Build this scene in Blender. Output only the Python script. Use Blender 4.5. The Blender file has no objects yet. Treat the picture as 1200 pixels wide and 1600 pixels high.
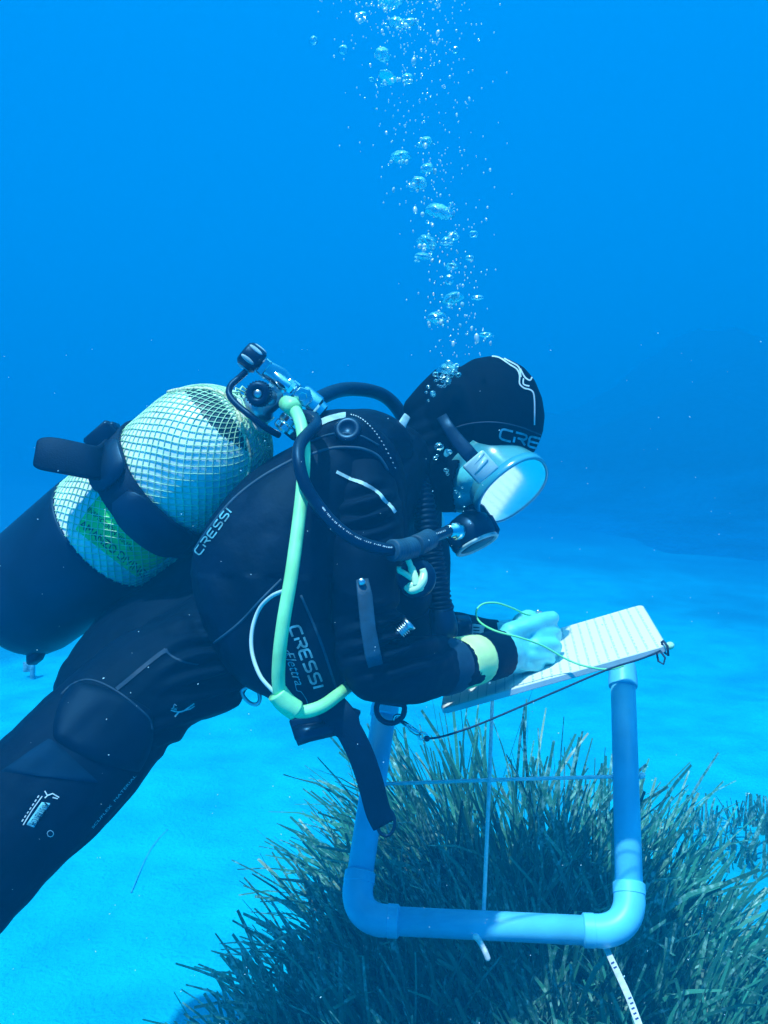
import bpy, bmesh, math, random
from mathutils import Vector, Matrix, noise
from mathutils.bvhtree import BVHTree
random.seed(7)
PI = math.pi
SC = bpy.context.scene
COL = SC.collection

# ------------------------------------------------------------------ camera
CAM_H, PITCH, F_PX = 1.10, math.radians(5.0), 1386.0       # focal length in photo pixels (1200 x 1600)
CAM = Vector((0, 0, CAM_H))
FWD = Vector((0, math.cos(PITCH), -math.sin(PITCH)))
RGT = Vector((1, 0, 0))
UPV = Vector((0, math.sin(PITCH), math.cos(PITCH)))
cd = bpy.data.cameras.new('camera')
cam = bpy.data.objects.new('camera', cd)
COL.objects.link(cam)
cam.location = CAM
cam.rotation_euler = (math.radians(90) - PITCH, 0, 0)
cd.sensor_fit = 'VERTICAL'
cd.sensor_height = 24.0
cd.lens = F_PX / 1600 * 24.0
cd.clip_start = 0.01
cd.clip_end = 1000
SC.camera = cam

# ------------------------------------------------------------------ open water all round (world), sun, exposure
W = bpy.data.worlds.new('World')
SC.world = W
W.use_nodes = True
nt = W.node_tree
nt.nodes.clear()
wo = nt.nodes.new('ShaderNodeOutputWorld')
wb = nt.nodes.new('ShaderNodeBackground')
tc = nt.nodes.new('ShaderNodeTexCoord')
sx = nt.nodes.new('ShaderNodeSeparateXYZ')
mr = nt.nodes.new('ShaderNodeMapRange')
mr.inputs['From Min'].default_value = -1
mr.inputs['From Max'].default_value = 1
cr = nt.nodes.new('ShaderNodeValToRGB')
els = cr.color_ramp.elements
stops = [(0.0, (0.0, 0.09, 0.28)), (0.46, (0.0, 0.108, 0.36)), (0.56, (0.0, 0.114, 0.385)),
         (0.68, (0.0, 0.138, 0.45)), (0.80, (0.0, 0.23, 0.60)), (0.88, (0.10, 0.8, 1.1)), (1.0, (0.35, 1.4, 1.5))]
els[0].position, els[0].color = stops[0][0], (*stops[0][1], 1)
els[1].position, els[1].color = stops[-1][0], (*stops[-1][1], 1)
for p, c in stops[1:-1]:
    e = els.new(p)
    e.color = (*c, 1)
L = nt.links
L.new(tc.outputs['Generated'], sx.inputs[0])
L.new(sx.outputs['Z'], mr.inputs['Value'])
L.new(mr.outputs[0], cr.inputs[0])
L.new(cr.outputs[0], wb.inputs['Color'])
wb.inputs['Strength'].default_value = 1.0
L.new(wb.outputs[0], wo.inputs[0])

SUN_EL, SUN_AZ = math.radians(68), math.radians(212)       # from above, a little from behind the camera and left
sd = bpy.data.lights.new('sun', 'SUN')
sun = bpy.data.objects.new('sun', sd)
COL.objects.link(sun)
sd.energy = 5.0
sd.angle = math.radians(1.2)
sd.color = (0.80, 1.0, 0.95)
to_sun = Vector((math.cos(SUN_EL) * math.sin(SUN_AZ), math.cos(SUN_EL) * math.cos(SUN_AZ), math.sin(SUN_EL)))
sun.rotation_euler = to_sun.to_track_quat('Z', 'Y').to_euler()
sun.location = (0, 0, 8)

SC.view_settings.view_transform = 'Standard'
SC.view_settings.look = 'None'
SC.view_settings.exposure = 1.24
SC.view_settings.gamma = 1
SC.render.engine = 'CYCLES'
SC.cycles.use_denoising = True
SC.cycles.volume_bounces = 1
SC.cycles.max_bounces = 8
SC.cycles.transparent_max_bounces = 16
SC.cycles.transmission_bounces = 6
SC.cycles.caustics_reflective = False
SC.cycles.caustics_refractive = False


# ------------------------------------------------------------------ helpers
def P(px, py, d):
    """Point of the place seen at photo pixel (px,py) at distance d along the view axis."""
    return CAM + FWD * d + RGT * ((px - 600) / F_PX * d) + UPV * ((800 - py) / F_PX * d)


def V(x, y, d):
    """Direction: x right, y down, d away."""
    return RGT * x - UPV * y + FWD * d


def pix(p):
    q = p - CAM
    d = q.dot(FWD)
    return 600 + q.dot(RGT) / d * F_PX, 800 - q.dot(UPV) / d * F_PX, d


def spline(pts, n):
    """Catmull-Rom through tuples of any length, n steps per span."""
    out = []
    m = len(pts)
    for i in range(m - 1):
        p0, p1, p2, p3 = pts[max(i - 1, 0)], pts[i], pts[i + 1], pts[min(i + 2, m - 1)]
        for k in range(n):
            t = k / n
            out.append(tuple(0.5 * (2 * b + (c - a) * t + (2 * a - 5 * b + 4 * c - e) * t * t +
                                    (3 * b - a - 3 * c + e) * t ** 3) for a, b, c, e in zip(p0, p1, p2, p3)))
    out.append(tuple(pts[-1]))
    return out


class MB:
    def __init__(self):
        self.v, self.f, self.mi = [], [], []
        self.cur = 0

    def face(self, *idx):
        self.f.append(tuple(idx))
        self.mi.append(self.cur)

    def ring_tube(self, rings, cap=True, closed=False):
        base = len(self.v)
        n = len(rings[0])
        for r in rings:
            self.v.extend(r)
        m = len(rings)
        for i in range(m - 1 + (1 if closed else 0)):
            a, b = base + i * n, base + ((i + 1) % m) * n
            for k in range(n):
                k2 = (k + 1) % n
                self.face(a + k, a + k2, b + k2, b + k)
        if cap and not closed:
            self.face(*[base + k for k in range(n)][::-1])
            self.face(*[base + (m - 1) * n + k for k in range(n)])

    def tube(self, pts, r, seg=12, cap=True, flat=None, closed=False):
        """pts world Vectors, r float or list; flat=(normal_dir, ratio) squashes."""
        m = len(pts)
        rr = r if isinstance(r, (list, tuple)) else [r] * m
        T = []
        for i in range(m):
            if closed:
                t = pts[(i + 1) % m] - pts[i - 1]
            else:
                t = pts[min(i + 1, m - 1)] - pts[max(i - 1, 0)]
            T.append(t.normalized() if t.length > 1e-9 else Vector((0, 0, 1)))
        a = T[0].orthogonal().normalized()
        rings = []
        for i in range(m):
            a = (a - T[i] * a.dot(T[i]))
            a = a.normalized() if a.length > 1e-6 else T[i].orthogonal().normalized()
            b = T[i].cross(a)
            rings.append([pts[i] + (a * math.cos(2 * PI * k / seg) + b * math.sin(2 * PI * k / seg)) * rr[i]
                          for k in range(seg)])
        self.ring_tube(rings, cap, closed)

    def limb(self, pts, n=6, seg=20, round_ends=True):
        """pts (px,py,d,r_px[,depth_ratio]): tapering body tube with round ends."""
        q = [tuple(p) + ((1.0,) if len(p) == 4 else ()) for p in pts]
        sp = spline(q, n)
        cen = [P(p[0], p[1], p[2]) for p in sp]
        rad = [p[3] * p[2] / F_PX for p in sp]
        kk = [p[4] for p in sp]
        m = len(cen)
        rings = []

        def ring(c, t, r, k):
            b = FWD - t * FWD.dot(t)
            b = b.normalized() if b.length > 0.05 else t.orthogonal().normalized()
            a = t.cross(b)
            return [c + a * (math.cos(2 * PI * j / seg) * r) + b * (math.sin(2 * PI * j / seg) * r * k) for j in range(seg)]
        for i in range(m):
            t = (cen[min(i + 1, m - 1)] - cen[max(i - 1, 0)]).normalized()
            if i == 0 and round_ends:
                for s in (80, 60, 40, 20):
                    rings.append(ring(cen[0] - t * rad[0] * math.sin(math.radians(s)), t,
                                      rad[0] * math.cos(math.radians(s)), kk[0]))
            rings.append(ring(cen[i], t, rad[i], kk[i]))
            if i == m - 1 and round_ends:
                for s in (20, 40, 60, 80):
                    rings.append(ring(cen[i] + t * rad[i] * math.sin(math.radians(s)), t,
                                      rad[i] * math.cos(math.radians(s)), kk[i]))
        self.ring_tube(rings)

    def blob(self, px, py, d, rx, ry, rd, ang=0, nu=20, nv=14):
        """Ellipsoid: rx, ry in px at distance d, rd in metres, rotated by ang degrees in the picture plane."""
        c = P(px, py, d)
        s = d / F_PX
        ca, sa = math.cos(math.radians(ang)), math.sin(math.radians(ang))
        ax, ay = V(ca, sa, 0) * rx * s, V(-sa, ca, 0) * ry * s
        self.ellipsoid(c, ax, ay, FWD * rd, nu, nv)

    def ellipsoid(self, c, ax, ay, az, nu=20, nv=14):
        rings = []
        for i in range(nv + 1):
            th = PI * (i + 0.02) / (nv + 0.04)
            rings.append([c + az * math.cos(th) + (ax * math.cos(2 * PI * k / nu) + ay * math.sin(2 * PI * k / nu)) * math.sin(th)
                          for k in range(nu)])
        self.ring_tube(rings)

    def lathe(self, c, axis, prof, seg=32, ref=None, sc=(1, 1)):
        """prof: list of (along, radius) from c along axis."""
        axis = axis.normalized()
        a = (ref - axis * ref.dot(axis)).normalized() if ref else axis.orthogonal().normalized()
        b = axis.cross(a)
        self.ring_tube([[c + axis * h + (a * (math.cos(2 * PI * k / seg) * sc[0]) + b * (math.sin(2 * PI * k / seg) * sc[1])) * max(r, 1e-5)
                         for k in range(seg)] for h, r in prof])

    def box(self, c, ax, ay, az, bevel=0.15):
        """Chamfered box: half-axes ax, ay, az (vectors); bevel as a share of the smallest."""
        s = min(ax.length, ay.length, az.length) * bevel
        bx_, by_, bz_ = [(v.length - s) / v.length for v in (ax, ay, az)]
        pr = [(-1, bz_ * 0 + 1, 1)]
        rings = []

        def rect(kx, ky, z):
            # octagon so the vertical edges are chamfered as well
            o = []
            cx, cy = kx - (1 - bx_), ky - (1 - by_)
            for (x, y) in ((kx, -cy), (kx, cy), (cx, ky), (-cx, ky), (-kx, cy), (-kx, -cy), (-cx, -ky), (cx, -ky)):
                o.append(c + ax * x + ay * y + az * z)
            return o
        rings.append(rect(bx_, by_, -1))
        rings.append(rect(1, 1, -bz_))
        rings.append(rect(1, 1, bz_))
        rings.append(rect(bx_, by_, 1))
        self.ring_tube(rings)

    def ribbon(self, pts, wdir, w, th, ndir=None):
        """Flat strap along pts; wdir list/Vector across, thickness th."""
        m = len(pts)
        rings = []
        for i in range(m):
            t = (pts[min(i + 1, m - 1)] - pts[max(i - 1, 0)]).normalized()
            wd = wdir[i] if isinstance(wdir, list) else wdir
            wd = (wd - t * wd.dot(t)).normalized()
            nd = t.cross(wd)
            ww = w[i] if isinstance(w, list) else w
            h = ww / 2
            e = th / 2
            rings.append([pts[i] + wd * (-h) + nd * (-e * .5), pts[i] + wd * (-h + e) + nd * (-e), pts[i] + wd * (h - e) + nd * (-e),
                          pts[i] + wd * h + nd * (-e * .5), pts[i] + wd * h + nd * (e * .5), pts[i] + wd * (h - e) + nd * e,
                          pts[i] + wd * (-h + e) + nd * e, pts[i] + wd * (-h) + nd * (e * .5)])
        self.ring_tube(rings)


def world_origin(o):
    p = Vector((0, 0, 0))
    while o is not None:
        p = p + o.location
        o = o.parent
    return p


def obj(name, mb, mat, parent=None, smooth=True, origin=None):
    vs, fs, mi = (mb.v, mb.f, mb.mi) if isinstance(mb, MB) else mb
    me = bpy.data.meshes.new(name)
    if parent is not None:
        og = world_origin(parent)
    elif origin is not None:
        og = Vector(origin)
    else:
        og = sum((Vector(v) for v in vs), Vector()) / max(1, len(vs))
    me.from_pydata([tuple(Vector(v) - og) for v in vs], [], fs)
    for m in (mat if isinstance(mat, (list, tuple)) else [mat]):
        me.materials.append(m)
    if mi and max(mi) > 0:
        me.polygons.foreach_set('material_index', mi)
    if smooth:
        me.polygons.foreach_set('use_smooth', [True] * len(me.polygons))
    bm = bmesh.new()
    bm.from_mesh(me)
    bmesh.ops.recalc_face_normals(bm, faces=bm.faces)
    bm.to_mesh(me)
    bm.free()
    me.update()
    o = bpy.data.objects.new(name, me)
    COL.objects.link(o)
    if parent is not None:
        o.parent = parent
    else:
        o.location = og
    return o


def sharp(o, deg=35):
    me = o.data
    bm = bmesh.new()
    bm.from_mesh(me)
    for e in bm.edges:
        if len(e.link_faces) == 2 and e.calc_face_angle(0) > math.radians(deg):
            e.smooth = False
    bm.to_mesh(me)
    bm.free()
    return o


def thing(name, label, cat, loc, group=None):
    o = bpy.data.objects.new(name, None)
    COL.objects.link(o)
    o.location = loc
    o.empty_display_size = 0.05
    o['label'], o['category'] = label, cat
    if group:
        o['group'] = group
    return o


def tag(o, label=None, cat=None, group=None, kind=None):
    if label:
        o['label'] = label
    if cat:
        o['category'] = cat
    if group:
        o['group'] = group
    if kind:
        o['kind'] = kind
    return o


def remesh(mb, voxel, smooth_it=4):
    me = bpy.data.meshes.new('tmp')
    me.from_pydata([tuple(v) for v in mb.v], [], mb.f)
    bm = bmesh.new()
    bm.from_mesh(me)
    bmesh.ops.recalc_face_normals(bm, faces=bm.faces)
    bm.to_mesh(me)
    bm.free()
    o = bpy.data.objects.new('tmp', me)
    COL.objects.link(o)
    m = o.modifiers.new('r', 'REMESH')
    m.mode = 'VOXEL'
    m.voxel_size = voxel
    if smooth_it:
        s = o.modifiers.new('s', 'SMOOTH')
        s.factor = 0.5
        s.iterations = smooth_it
    dg = bpy.context.evaluated_depsgraph_get()
    ev = o.evaluated_get(dg)
    em = ev.to_mesh()
    vs = [v.co.copy() for v in em.vertices]
    ns = [v.normal.copy() for v in em.vertices]
    fs = [tuple(p.vertices) for p in em.polygons]
    ev.to_mesh_clear()
    bpy.data.objects.remove(o)
    bpy.data.meshes.remove(me)
    return vs, ns, fs


BV = {}


def keep_bvh(key, vs, fs):
    BV[key] = BVHTree.FromPolygons([tuple(v) for v in vs], fs)


def hit(px, py, key, off=0.001):
    """Nearest surface of the named part along the line of sight; lifted off along its normal."""
    d = (P(px, py, 1) - CAM).normalized()
    best = None
    for k in (key if isinstance(key, (list, tuple)) else [key]):
        loc, nor, i, dist = BV[k].ray_cast(CAM, d)
        if loc is not None and (best is None or dist < best[2]):
            if nor.dot(d) > 0:
                nor = -nor
            best = (loc, nor, dist)
    if best is None:
        return None
    return best[0] + best[1] * off, best[1]


# ------------------------------------------------------------------ materials
def mat(name, col, rough=0.5, metal=0.0, spec=0.5, noise_sc=None, noise_amt=0.25, bump=None, bump_sc=200, bump_dist=0.001,
        col2=None, sheen=0):
    m = bpy.data.materials.new(name)
    m.use_nodes = True
    n = m.node_tree.nodes
    l = m.node_tree.links
    b = n['Principled BSDF']
    b.inputs['Base Color'].default_value = (*col, 1)
    b.inputs['Roughness'].default_value = rough
    b.inputs['Metallic'].default_value = metal
    b.inputs['Specular IOR Level'].default_value = spec
    if max(col) < 0.08:
        b.inputs['Specular Tint'].default_value = (0.12, 0.5, 1.0, 1)
    if sheen:
        b.inputs['Sheen Weight'].default_value = sheen
    t = n.new('ShaderNodeTexCoord')
    if noise_sc:
        nz = n.new('ShaderNodeTexNoise')
        nz.inputs['Scale'].default_value = noise_sc
        nz.inputs['Detail'].default_value = 6
        l.new(t.outputs['Object'], nz.inputs['Vector'])
        r = n.new('ShaderNodeValToRGB')
        c2 = col2 or tuple(c * (1 - noise_amt) for c in col)
        c3 = col if col2 else tuple(min(1, c * (1 + noise_amt)) for c in col)
        r.color_ramp.elements[0].position = 0.35
        r.color_ramp.elements[1].position = 0.68
        r.color_ramp.elements[0].color = (*c2, 1)
        r.color_ramp.elements[1].color = (*c3, 1)
        l.new(nz.outputs['Fac'], r.inputs[0])
        l.new(r.outputs[0], b.inputs['Base Color'])
    if bump:
        nb = n.new('ShaderNodeTexNoise')
        nb.inputs['Scale'].default_value = bump_sc
        nb.inputs['Detail'].default_value = 4
        l.new(t.outputs['Object'], nb.inputs['Vector'])
        bp = n.new('ShaderNodeBump')
        bp.inputs['Strength'].default_value = bump
        bp.inputs['Distance'].default_value = bump_dist
        l.new(nb.outputs['Fac'], bp.inputs['Height'])
        l.new(bp.outputs[0], b.inputs['Normal'])
    return m


M_suit = mat('black_neoprene', (0.0006, 0.0035, 0.014), 0.7, spec=0.2, noise_sc=9, noise_amt=0.35, bump=0.7, bump_sc=28, bump_dist=0.004)
M_suit2 = mat('grey_neoprene', (0.003, 0.036, 0.08), 0.65, spec=0.3, noise_sc=30, bump=0.4, bump_sc=300)
M_knee = mat('kneepad_rubber', (0.0006, 0.004, 0.016), 0.55, spec=0.22, noise_sc=20, bump=0.4, bump_sc=90)
M_hood = mat('hood_neoprene', (0.0004, 0.0025, 0.010), 0.8, spec=0.14, noise_sc=14, noise_amt=0.3, bump=0.4, bump_sc=120, bump_dist=0.001)
M_nylon = mat('black_nylon', (0.0006, 0.004, 0.016), 0.6, spec=0.22, noise_sc=18, noise_amt=0.35, bump=0.8, bump_sc=22, bump_dist=0.005)
M_web = mat('black_webbing', (0.001, 0.006, 0.022), 0.6, spec=0.35, noise_sc=60, bump=0.5, bump_sc=500)
M_webgrey = mat('grey_webbing', (0.006, 0.055, 0.11), 0.6, spec=0.35, noise_sc=60, bump=0.5, bump_sc=500)
M_rub = mat('black_rubber', (0.0015, 0.0104, 0.0320), 0.42, spec=0.5, noise_sc=25, bump=0.25, bump_sc=200)
M_boot = mat('boot_rubber', (0.002, 0.013, 0.036), 0.5, spec=0.45, noise_sc=12, noise_amt=0.5, bump=0.3, bump_sc=60)
M_plas = mat('black_plastic', (0.0015, 0.0096, 0.0288), 0.35, spec=0.5, noise_sc=40)
M_grey = mat('grey_plastic', (0.10, 0.17, 0.22), 0.4, noise_sc=40)
M_metal = mat('chrome', (0.62, 0.78, 0.82), 0.16, metal=1.0, noise_sc=25, noise_amt=0.12)
M_steel = mat('brushed_steel', (0.5, 0.62, 0.68), 0.32, metal=1.0, noise_sc=40, noise_amt=0.2)
M_white = mat('white_print', (0.45, 0.62, 0.70), 0.6, noise_sc=80, noise_amt=0.2)
M_print = mat('pale_print', (0.07, 0.34, 0.46), 0.6, noise_sc=90, noise_amt=0.5)
M_dark_ink = mat('dark_ink', (0.01, 0.02, 0.03), 0.7)
M_hoseY = mat('yellow_hose', (0.28, 0.90, 0.42), 0.42, noise_sc=30, noise_amt=0.18, bump=0.15, bump_sc=90)
M_cable = mat('pale_cable', (0.5, 0.72, 0.75), 0.4)
M_band = mat('yellow_band', (0.64, 0.97, 0.40), 0.5, noise_sc=35, noise_amt=0.15, bump=0.5, bump_sc=70, bump_dist=0.002)
M_net = mat('green_net', (0.42, 0.84, 0.52), 0.6, noise_sc=40, noise_amt=0.3)
M_cord = mat('pale_cord', (0.6, 0.78, 0.42), 0.6, noise_sc=300, noise_amt=0.6)
M_stick = mat('yellow_sticker', (0.10, 0.92, 0.14), 0.5, noise_sc=18, noise_amt=0.3)
M_skin = mat('skin', (0.10, 0.62, 0.72), 0.5, noise_sc=35, noise_amt=0.12, bump=0.35, bump_sc=130, bump_dist=0.0012)
M_pipe = mat('pvc_pipe', (0.10, 0.57, 0.88), 0.42, noise_sc=9, noise_amt=0.22, bump=0.1, bump_sc=60)
M_string = mat('white_string', (0.85, 0.97, 0.98), 0.6, noise_sc=150, noise_amt=0.2)
M_anchor = mat('pale_green_clip', (0.55, 0.85, 0.55), 0.3)
M_strap = mat('pale_strap', (0.30, 0.52, 0.60), 0.5, noise_sc=60)
M_dark_cord = mat('dark_cord', (0.02, 0.035, 0.06), 0.7, noise_sc=200)
M_snow = mat('marine_snow', (0.55, 0.75, 0.8), 0.8)


def lens_material():
    m = bpy.data.materials.new('mask_lens_glass')
    m.use_nodes = True
    n, l = m.node_tree.nodes, m.node_tree.links
    n.clear()
    o = n.new('ShaderNodeOutputMaterial')
    g = n.new('ShaderNodeBsdfGlossy')
    g.inputs['Color'].default_value = (0.85, 0.96, 0.98, 1)
    g.inputs['Roughness'].default_value = 0.10
    t = n.new('ShaderNodeBsdfTransparent')
    t.inputs['Color'].default_value = (0.6, 0.9, 0.95, 1)
    x = n.new('ShaderNodeMixShader')
    x.inputs[0].default_value = 0.74
    l.new(t.outputs[0], x.inputs[1])
    l.new(g.outputs[0], x.inputs[2])
    l.new(x.outputs[0], o.inputs['Surface'])
    return m


def skirt_material():
    m = bpy.data.materials.new('clear_silicone')
    m.use_nodes = True
    n, l = m.node_tree.nodes, m.node_tree.links
    b = n['Principled BSDF']
    b.inputs['Base Color'].default_value = (0.12, 0.62, 0.74, 1)
    b.inputs['Roughness'].default_value = 0.22
    tr = n.new('ShaderNodeBsdfTranslucent')
    tr.inputs['Color'].default_value = (0.5, 0.75, 0.8, 1)
    x = n.new('ShaderNodeMixShader')
    x.inputs[0].default_value = 0.35
    l.new(b.outputs[0], x.inputs[1])
    l.new(tr.outputs[0], x.inputs[2])
    tp_ = n.new('ShaderNodeBsdfTransparent')
    tp_.inputs['Color'].default_value = (0.7, 0.95, 1.0, 1)
    x2 = n.new('ShaderNodeMixShader')
    x2.inputs[0].default_value = 0.38
    l.new(x.outputs[0], x2.inputs[1])
    l.new(tp_.outputs[0], x2.inputs[2])
    l.new(x2.outputs[0], n['Material Output'].inputs['Surface'])
    return m


def bubble_material():
    m = bpy.data.materials.new('air_bubble')
    m.use_nodes = True
    n, l = m.node_tree.nodes, m.node_tree.links
    n.clear()
    o = n.new('ShaderNodeOutputMaterial')
    g = n.new('ShaderNodeBsdfGlossy')
    g.inputs['Color'].default_value = (0.8, 1, 1, 1)
    g.inputs['Roughness'].default_value = 0.12
    t = n.new('ShaderNodeBsdfTransparent')
    t.inputs['Color'].default_value = (0.85, 0.97, 1.0, 1)
    lw = n.new('ShaderNodeLayerWeight')
    lw.inputs['Blend'].default_value = 0.62
    x = n.new('ShaderNodeMixShader')
    l.new(lw.outputs['Facing'], x.inputs[0])
    l.new(t.outputs[0], x.inputs[1])
    l.new(g.outputs[0], x.inputs[2])
    l.new(x.outputs[0], o.inputs['Surface'])
    return m


M_lens, M_skirt, M_bub = lens_material(), skirt_material(), bubble_material()


def fizz_material():
    """Tiny bubbles: bright all round, half see-through."""
    m = bubble_material()
    m.name = 'fine_bubble'
    n, l = m.node_tree.nodes, m.node_tree.links
    out = next(q for q in n if q.type == 'OUTPUT_MATERIAL')
    src = out.inputs['Surface'].links[0].from_socket
    d = n.new('ShaderNodeBsdfDiffuse')
    d.inputs['Color'].default_value = (0.75, 0.95, 0.97, 1)
    x = n.new('ShaderNodeMixShader')
    x.inputs[0].default_value = 0.42
    l.new(src, x.inputs[1])
    l.new(d.outputs[0], x.inputs[2])
    l.new(x.outputs[0], out.inputs['Surface'])
    return m


M_fizz = fizz_material()


def sand_material():
    m = bpy.data.materials.new('sand')
    m.use_nodes = True
    n, l = m.node_tree.nodes, m.node_tree.links
    b = n['Principled BSDF']
    b.inputs['Roughness'].default_value = 0.9
    b.inputs['Specular IOR Level'].default_value = 0.1
    g = n.new('ShaderNodeNewGeometry')
    n1 = n.new('ShaderNodeTexNoise')
    n1.inputs['Scale'].default_value = 0.55
    n1.inputs['Detail'].default_value = 5
    n2 = n.new('ShaderNodeTexNoise')
    n2.inputs['Scale'].default_value = 5
    n2.inputs['Detail'].default_value = 8
    n3 = n.new('ShaderNodeTexNoise')
    n3.inputs['Scale'].default_value = 90
    n3.inputs['Detail'].default_value = 3
    for q in (n1, n2, n3):
        l.new(g.outputs['Position'], q.inputs['Vector'])
    r = n.new('ShaderNodeValToRGB')          # weedy patches
    r.color_ramp.elements[0].position = 0.50
    r.color_ramp.elements[1].position = 0.66
    r.color_ramp.elements[0].color = (0.0006, 0.47, 0.74, 1)
    r.color_ramp.elements[1].color = (0.0006, 0.28, 0.46, 1)
    l.new(n1.outputs['Fac'], r.inputs[0])
    r2 = n.new('ShaderNodeValToRGB')
    r2.color_ramp.elements[0].position = 0.3
    r2.color_ramp.elements[1].position = 0.7
    r2.color_ramp.elements[0].color = (0.74, 0.76, 0.78, 1)
    r2.color_ramp.elements[1].color = (1.05, 1.05, 1.05, 1)
    l.new(n2.outputs['Fac'], r2.inputs[0])
    mx = n.new('ShaderNodeMix')
    mx.data_type = 'RGBA'
    mx.blend_type = 'MULTIPLY'
    mx.inputs['Factor'].default_value = 1
    l.new(r.outputs[0], mx.inputs['A'])
    l.new(r2.outputs[0], mx.inputs['B'])
    l.new(mx.outputs['Result'], b.inputs['Base Color'])
    # far sand darkens towards the water colour: distance haze painted into the floor
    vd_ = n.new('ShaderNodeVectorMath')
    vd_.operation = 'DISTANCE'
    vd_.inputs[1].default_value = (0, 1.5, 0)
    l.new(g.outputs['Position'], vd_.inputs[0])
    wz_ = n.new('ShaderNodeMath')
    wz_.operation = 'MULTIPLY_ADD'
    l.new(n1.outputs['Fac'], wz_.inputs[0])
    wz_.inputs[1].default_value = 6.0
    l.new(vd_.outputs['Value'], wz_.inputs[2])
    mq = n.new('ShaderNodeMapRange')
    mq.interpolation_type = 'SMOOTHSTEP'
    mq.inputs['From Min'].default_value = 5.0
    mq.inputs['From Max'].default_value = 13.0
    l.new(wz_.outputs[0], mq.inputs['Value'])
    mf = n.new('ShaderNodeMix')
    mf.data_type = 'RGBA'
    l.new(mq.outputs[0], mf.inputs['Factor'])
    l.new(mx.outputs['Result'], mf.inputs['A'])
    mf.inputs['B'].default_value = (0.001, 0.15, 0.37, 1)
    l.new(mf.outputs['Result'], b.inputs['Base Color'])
    ad = n.new('ShaderNodeMath')
    ad.operation = 'MULTIPLY_ADD'
    l.new(n3.outputs['Fac'], ad.inputs[0])
    ad.inputs[1].default_value = 0.22
    l.new(n2.outputs['Fac'], ad.inputs[2])
    bp = n.new('ShaderNodeBump')
    bp.inputs['Strength'].default_value = 0.7
    bp.inputs['Distance'].default_value = 0.05
    l.new(ad.outputs[0], bp.inputs['Height'])
    l.new(bp.outputs[0], b.inputs['Normal'])
    return m


def leaf_material(name, dark, mid, pale):
    m = bpy.data.materials.new(name)
    m.use_nodes = True
    n, l = m.node_tree.nodes, m.node_tree.links
    b = n['Principled BSDF']
    b.inputs['Roughness'].default_value = 0.42
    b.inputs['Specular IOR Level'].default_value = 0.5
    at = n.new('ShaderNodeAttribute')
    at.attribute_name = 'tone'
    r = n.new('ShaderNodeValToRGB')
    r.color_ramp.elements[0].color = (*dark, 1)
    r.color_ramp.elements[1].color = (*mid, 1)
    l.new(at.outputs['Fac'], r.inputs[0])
    g = n.new('ShaderNodeNewGeometry')
    nz = n.new('ShaderNodeTexNoise')       # pale crusts growing on the blades
    nz.inputs['Scale'].default_value = 95
    nz.inputs['Detail'].default_value = 4
    l.new(g.outputs['Position'], nz.inputs['Vector'])
    nz2 = n.new('ShaderNodeTexNoise')
    nz2.inputs['Scale'].default_value = 6
    l.new(g.outputs['Position'], nz2.inputs['Vector'])
    ad = n.new('ShaderNodeMath')
    ad.operation = 'MULTIPLY_ADD'
    l.new(nz2.outputs['Fac'], ad.inputs[0])
    ad.inputs[1].default_value = 0.5
    l.new(nz.outputs['Fac'], ad.inputs[2])
    r2 = n.new('ShaderNodeValToRGB')
    r2.color_ramp.elements[0].position = 0.78
    r2.color_ramp.elements[1].position = 0.96
    r2.color_ramp.elements[0].color = (0, 0, 0, 1)
    r2.color_ramp.elements[1].color = (1, 1, 1, 1)
    l.new(ad.outputs[0], r2.inputs[0])
    mx = n.new('ShaderNodeMix')
    mx.data_type = 'RGBA'
    l.new(r2.outputs[0], mx.inputs['Factor'])
    l.new(r.outputs[0], mx.inputs['A'])
    mx.inputs['B'].default_value = (*pale, 1)
    l.new(mx.outputs['Result'], b.inputs['Base Color'])
    tr = n.new('ShaderNodeBsdfTranslucent')
    l.new(mx.outputs['Result'], tr.inputs['Color'])
    x = n.new('ShaderNodeMixShader')
    x.inputs[0].default_value = 0.25
    l.new(b.outputs[0], x.inputs[1])
    l.new(tr.outputs[0], x.inputs[2])
    l.new(x.outputs[0], n['Material Output'].inputs['Surface'])
    return m


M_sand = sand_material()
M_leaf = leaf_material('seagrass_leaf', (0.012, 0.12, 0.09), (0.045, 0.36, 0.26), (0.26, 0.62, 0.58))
M_reef = mat('reef_rock', (0.015, 0.07, 0.10), 0.9, spec=0.1, noise_sc=1.2, noise_amt=0.6, bump=0.8, bump_sc=4, bump_dist=0.3)

# ------------------------------------------------------------------ sea floor and far slope


def ground_z(x, y):
    r = math.hypot(x, y - 1.5)
    z = 0.035 * noise.noise(Vector((x * 0.9, y * 0.9, 3.1))) + 0.012 * noise.noise(Vector((x * 3.3, y * 3.3, 0)))
    z += min(1, r / 12) * 0.35 * noise.noise(Vector((x * 0.17, y * 0.17, 9)))
    return z


def build_ground():
    N = 150
    ax = [math.copysign(abs(u) ** 2.6, u) * 62 for u in [(-1 + 2 * i / N) for i in range(N + 1)]]
    vs = [Vector((x, y + 1.5, ground_z(x, y + 1.5))) for y in ax for x in ax]
    fs = [(j * (N + 1) + i, j * (N + 1) + i + 1, (j + 1) * (N + 1) + i + 1, (j + 1) * (N + 1) + i) for j in range(N) for i in range(N)]
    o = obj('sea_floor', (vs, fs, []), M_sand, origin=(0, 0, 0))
    tag(o, kind='structure')


build_ground()


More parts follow.
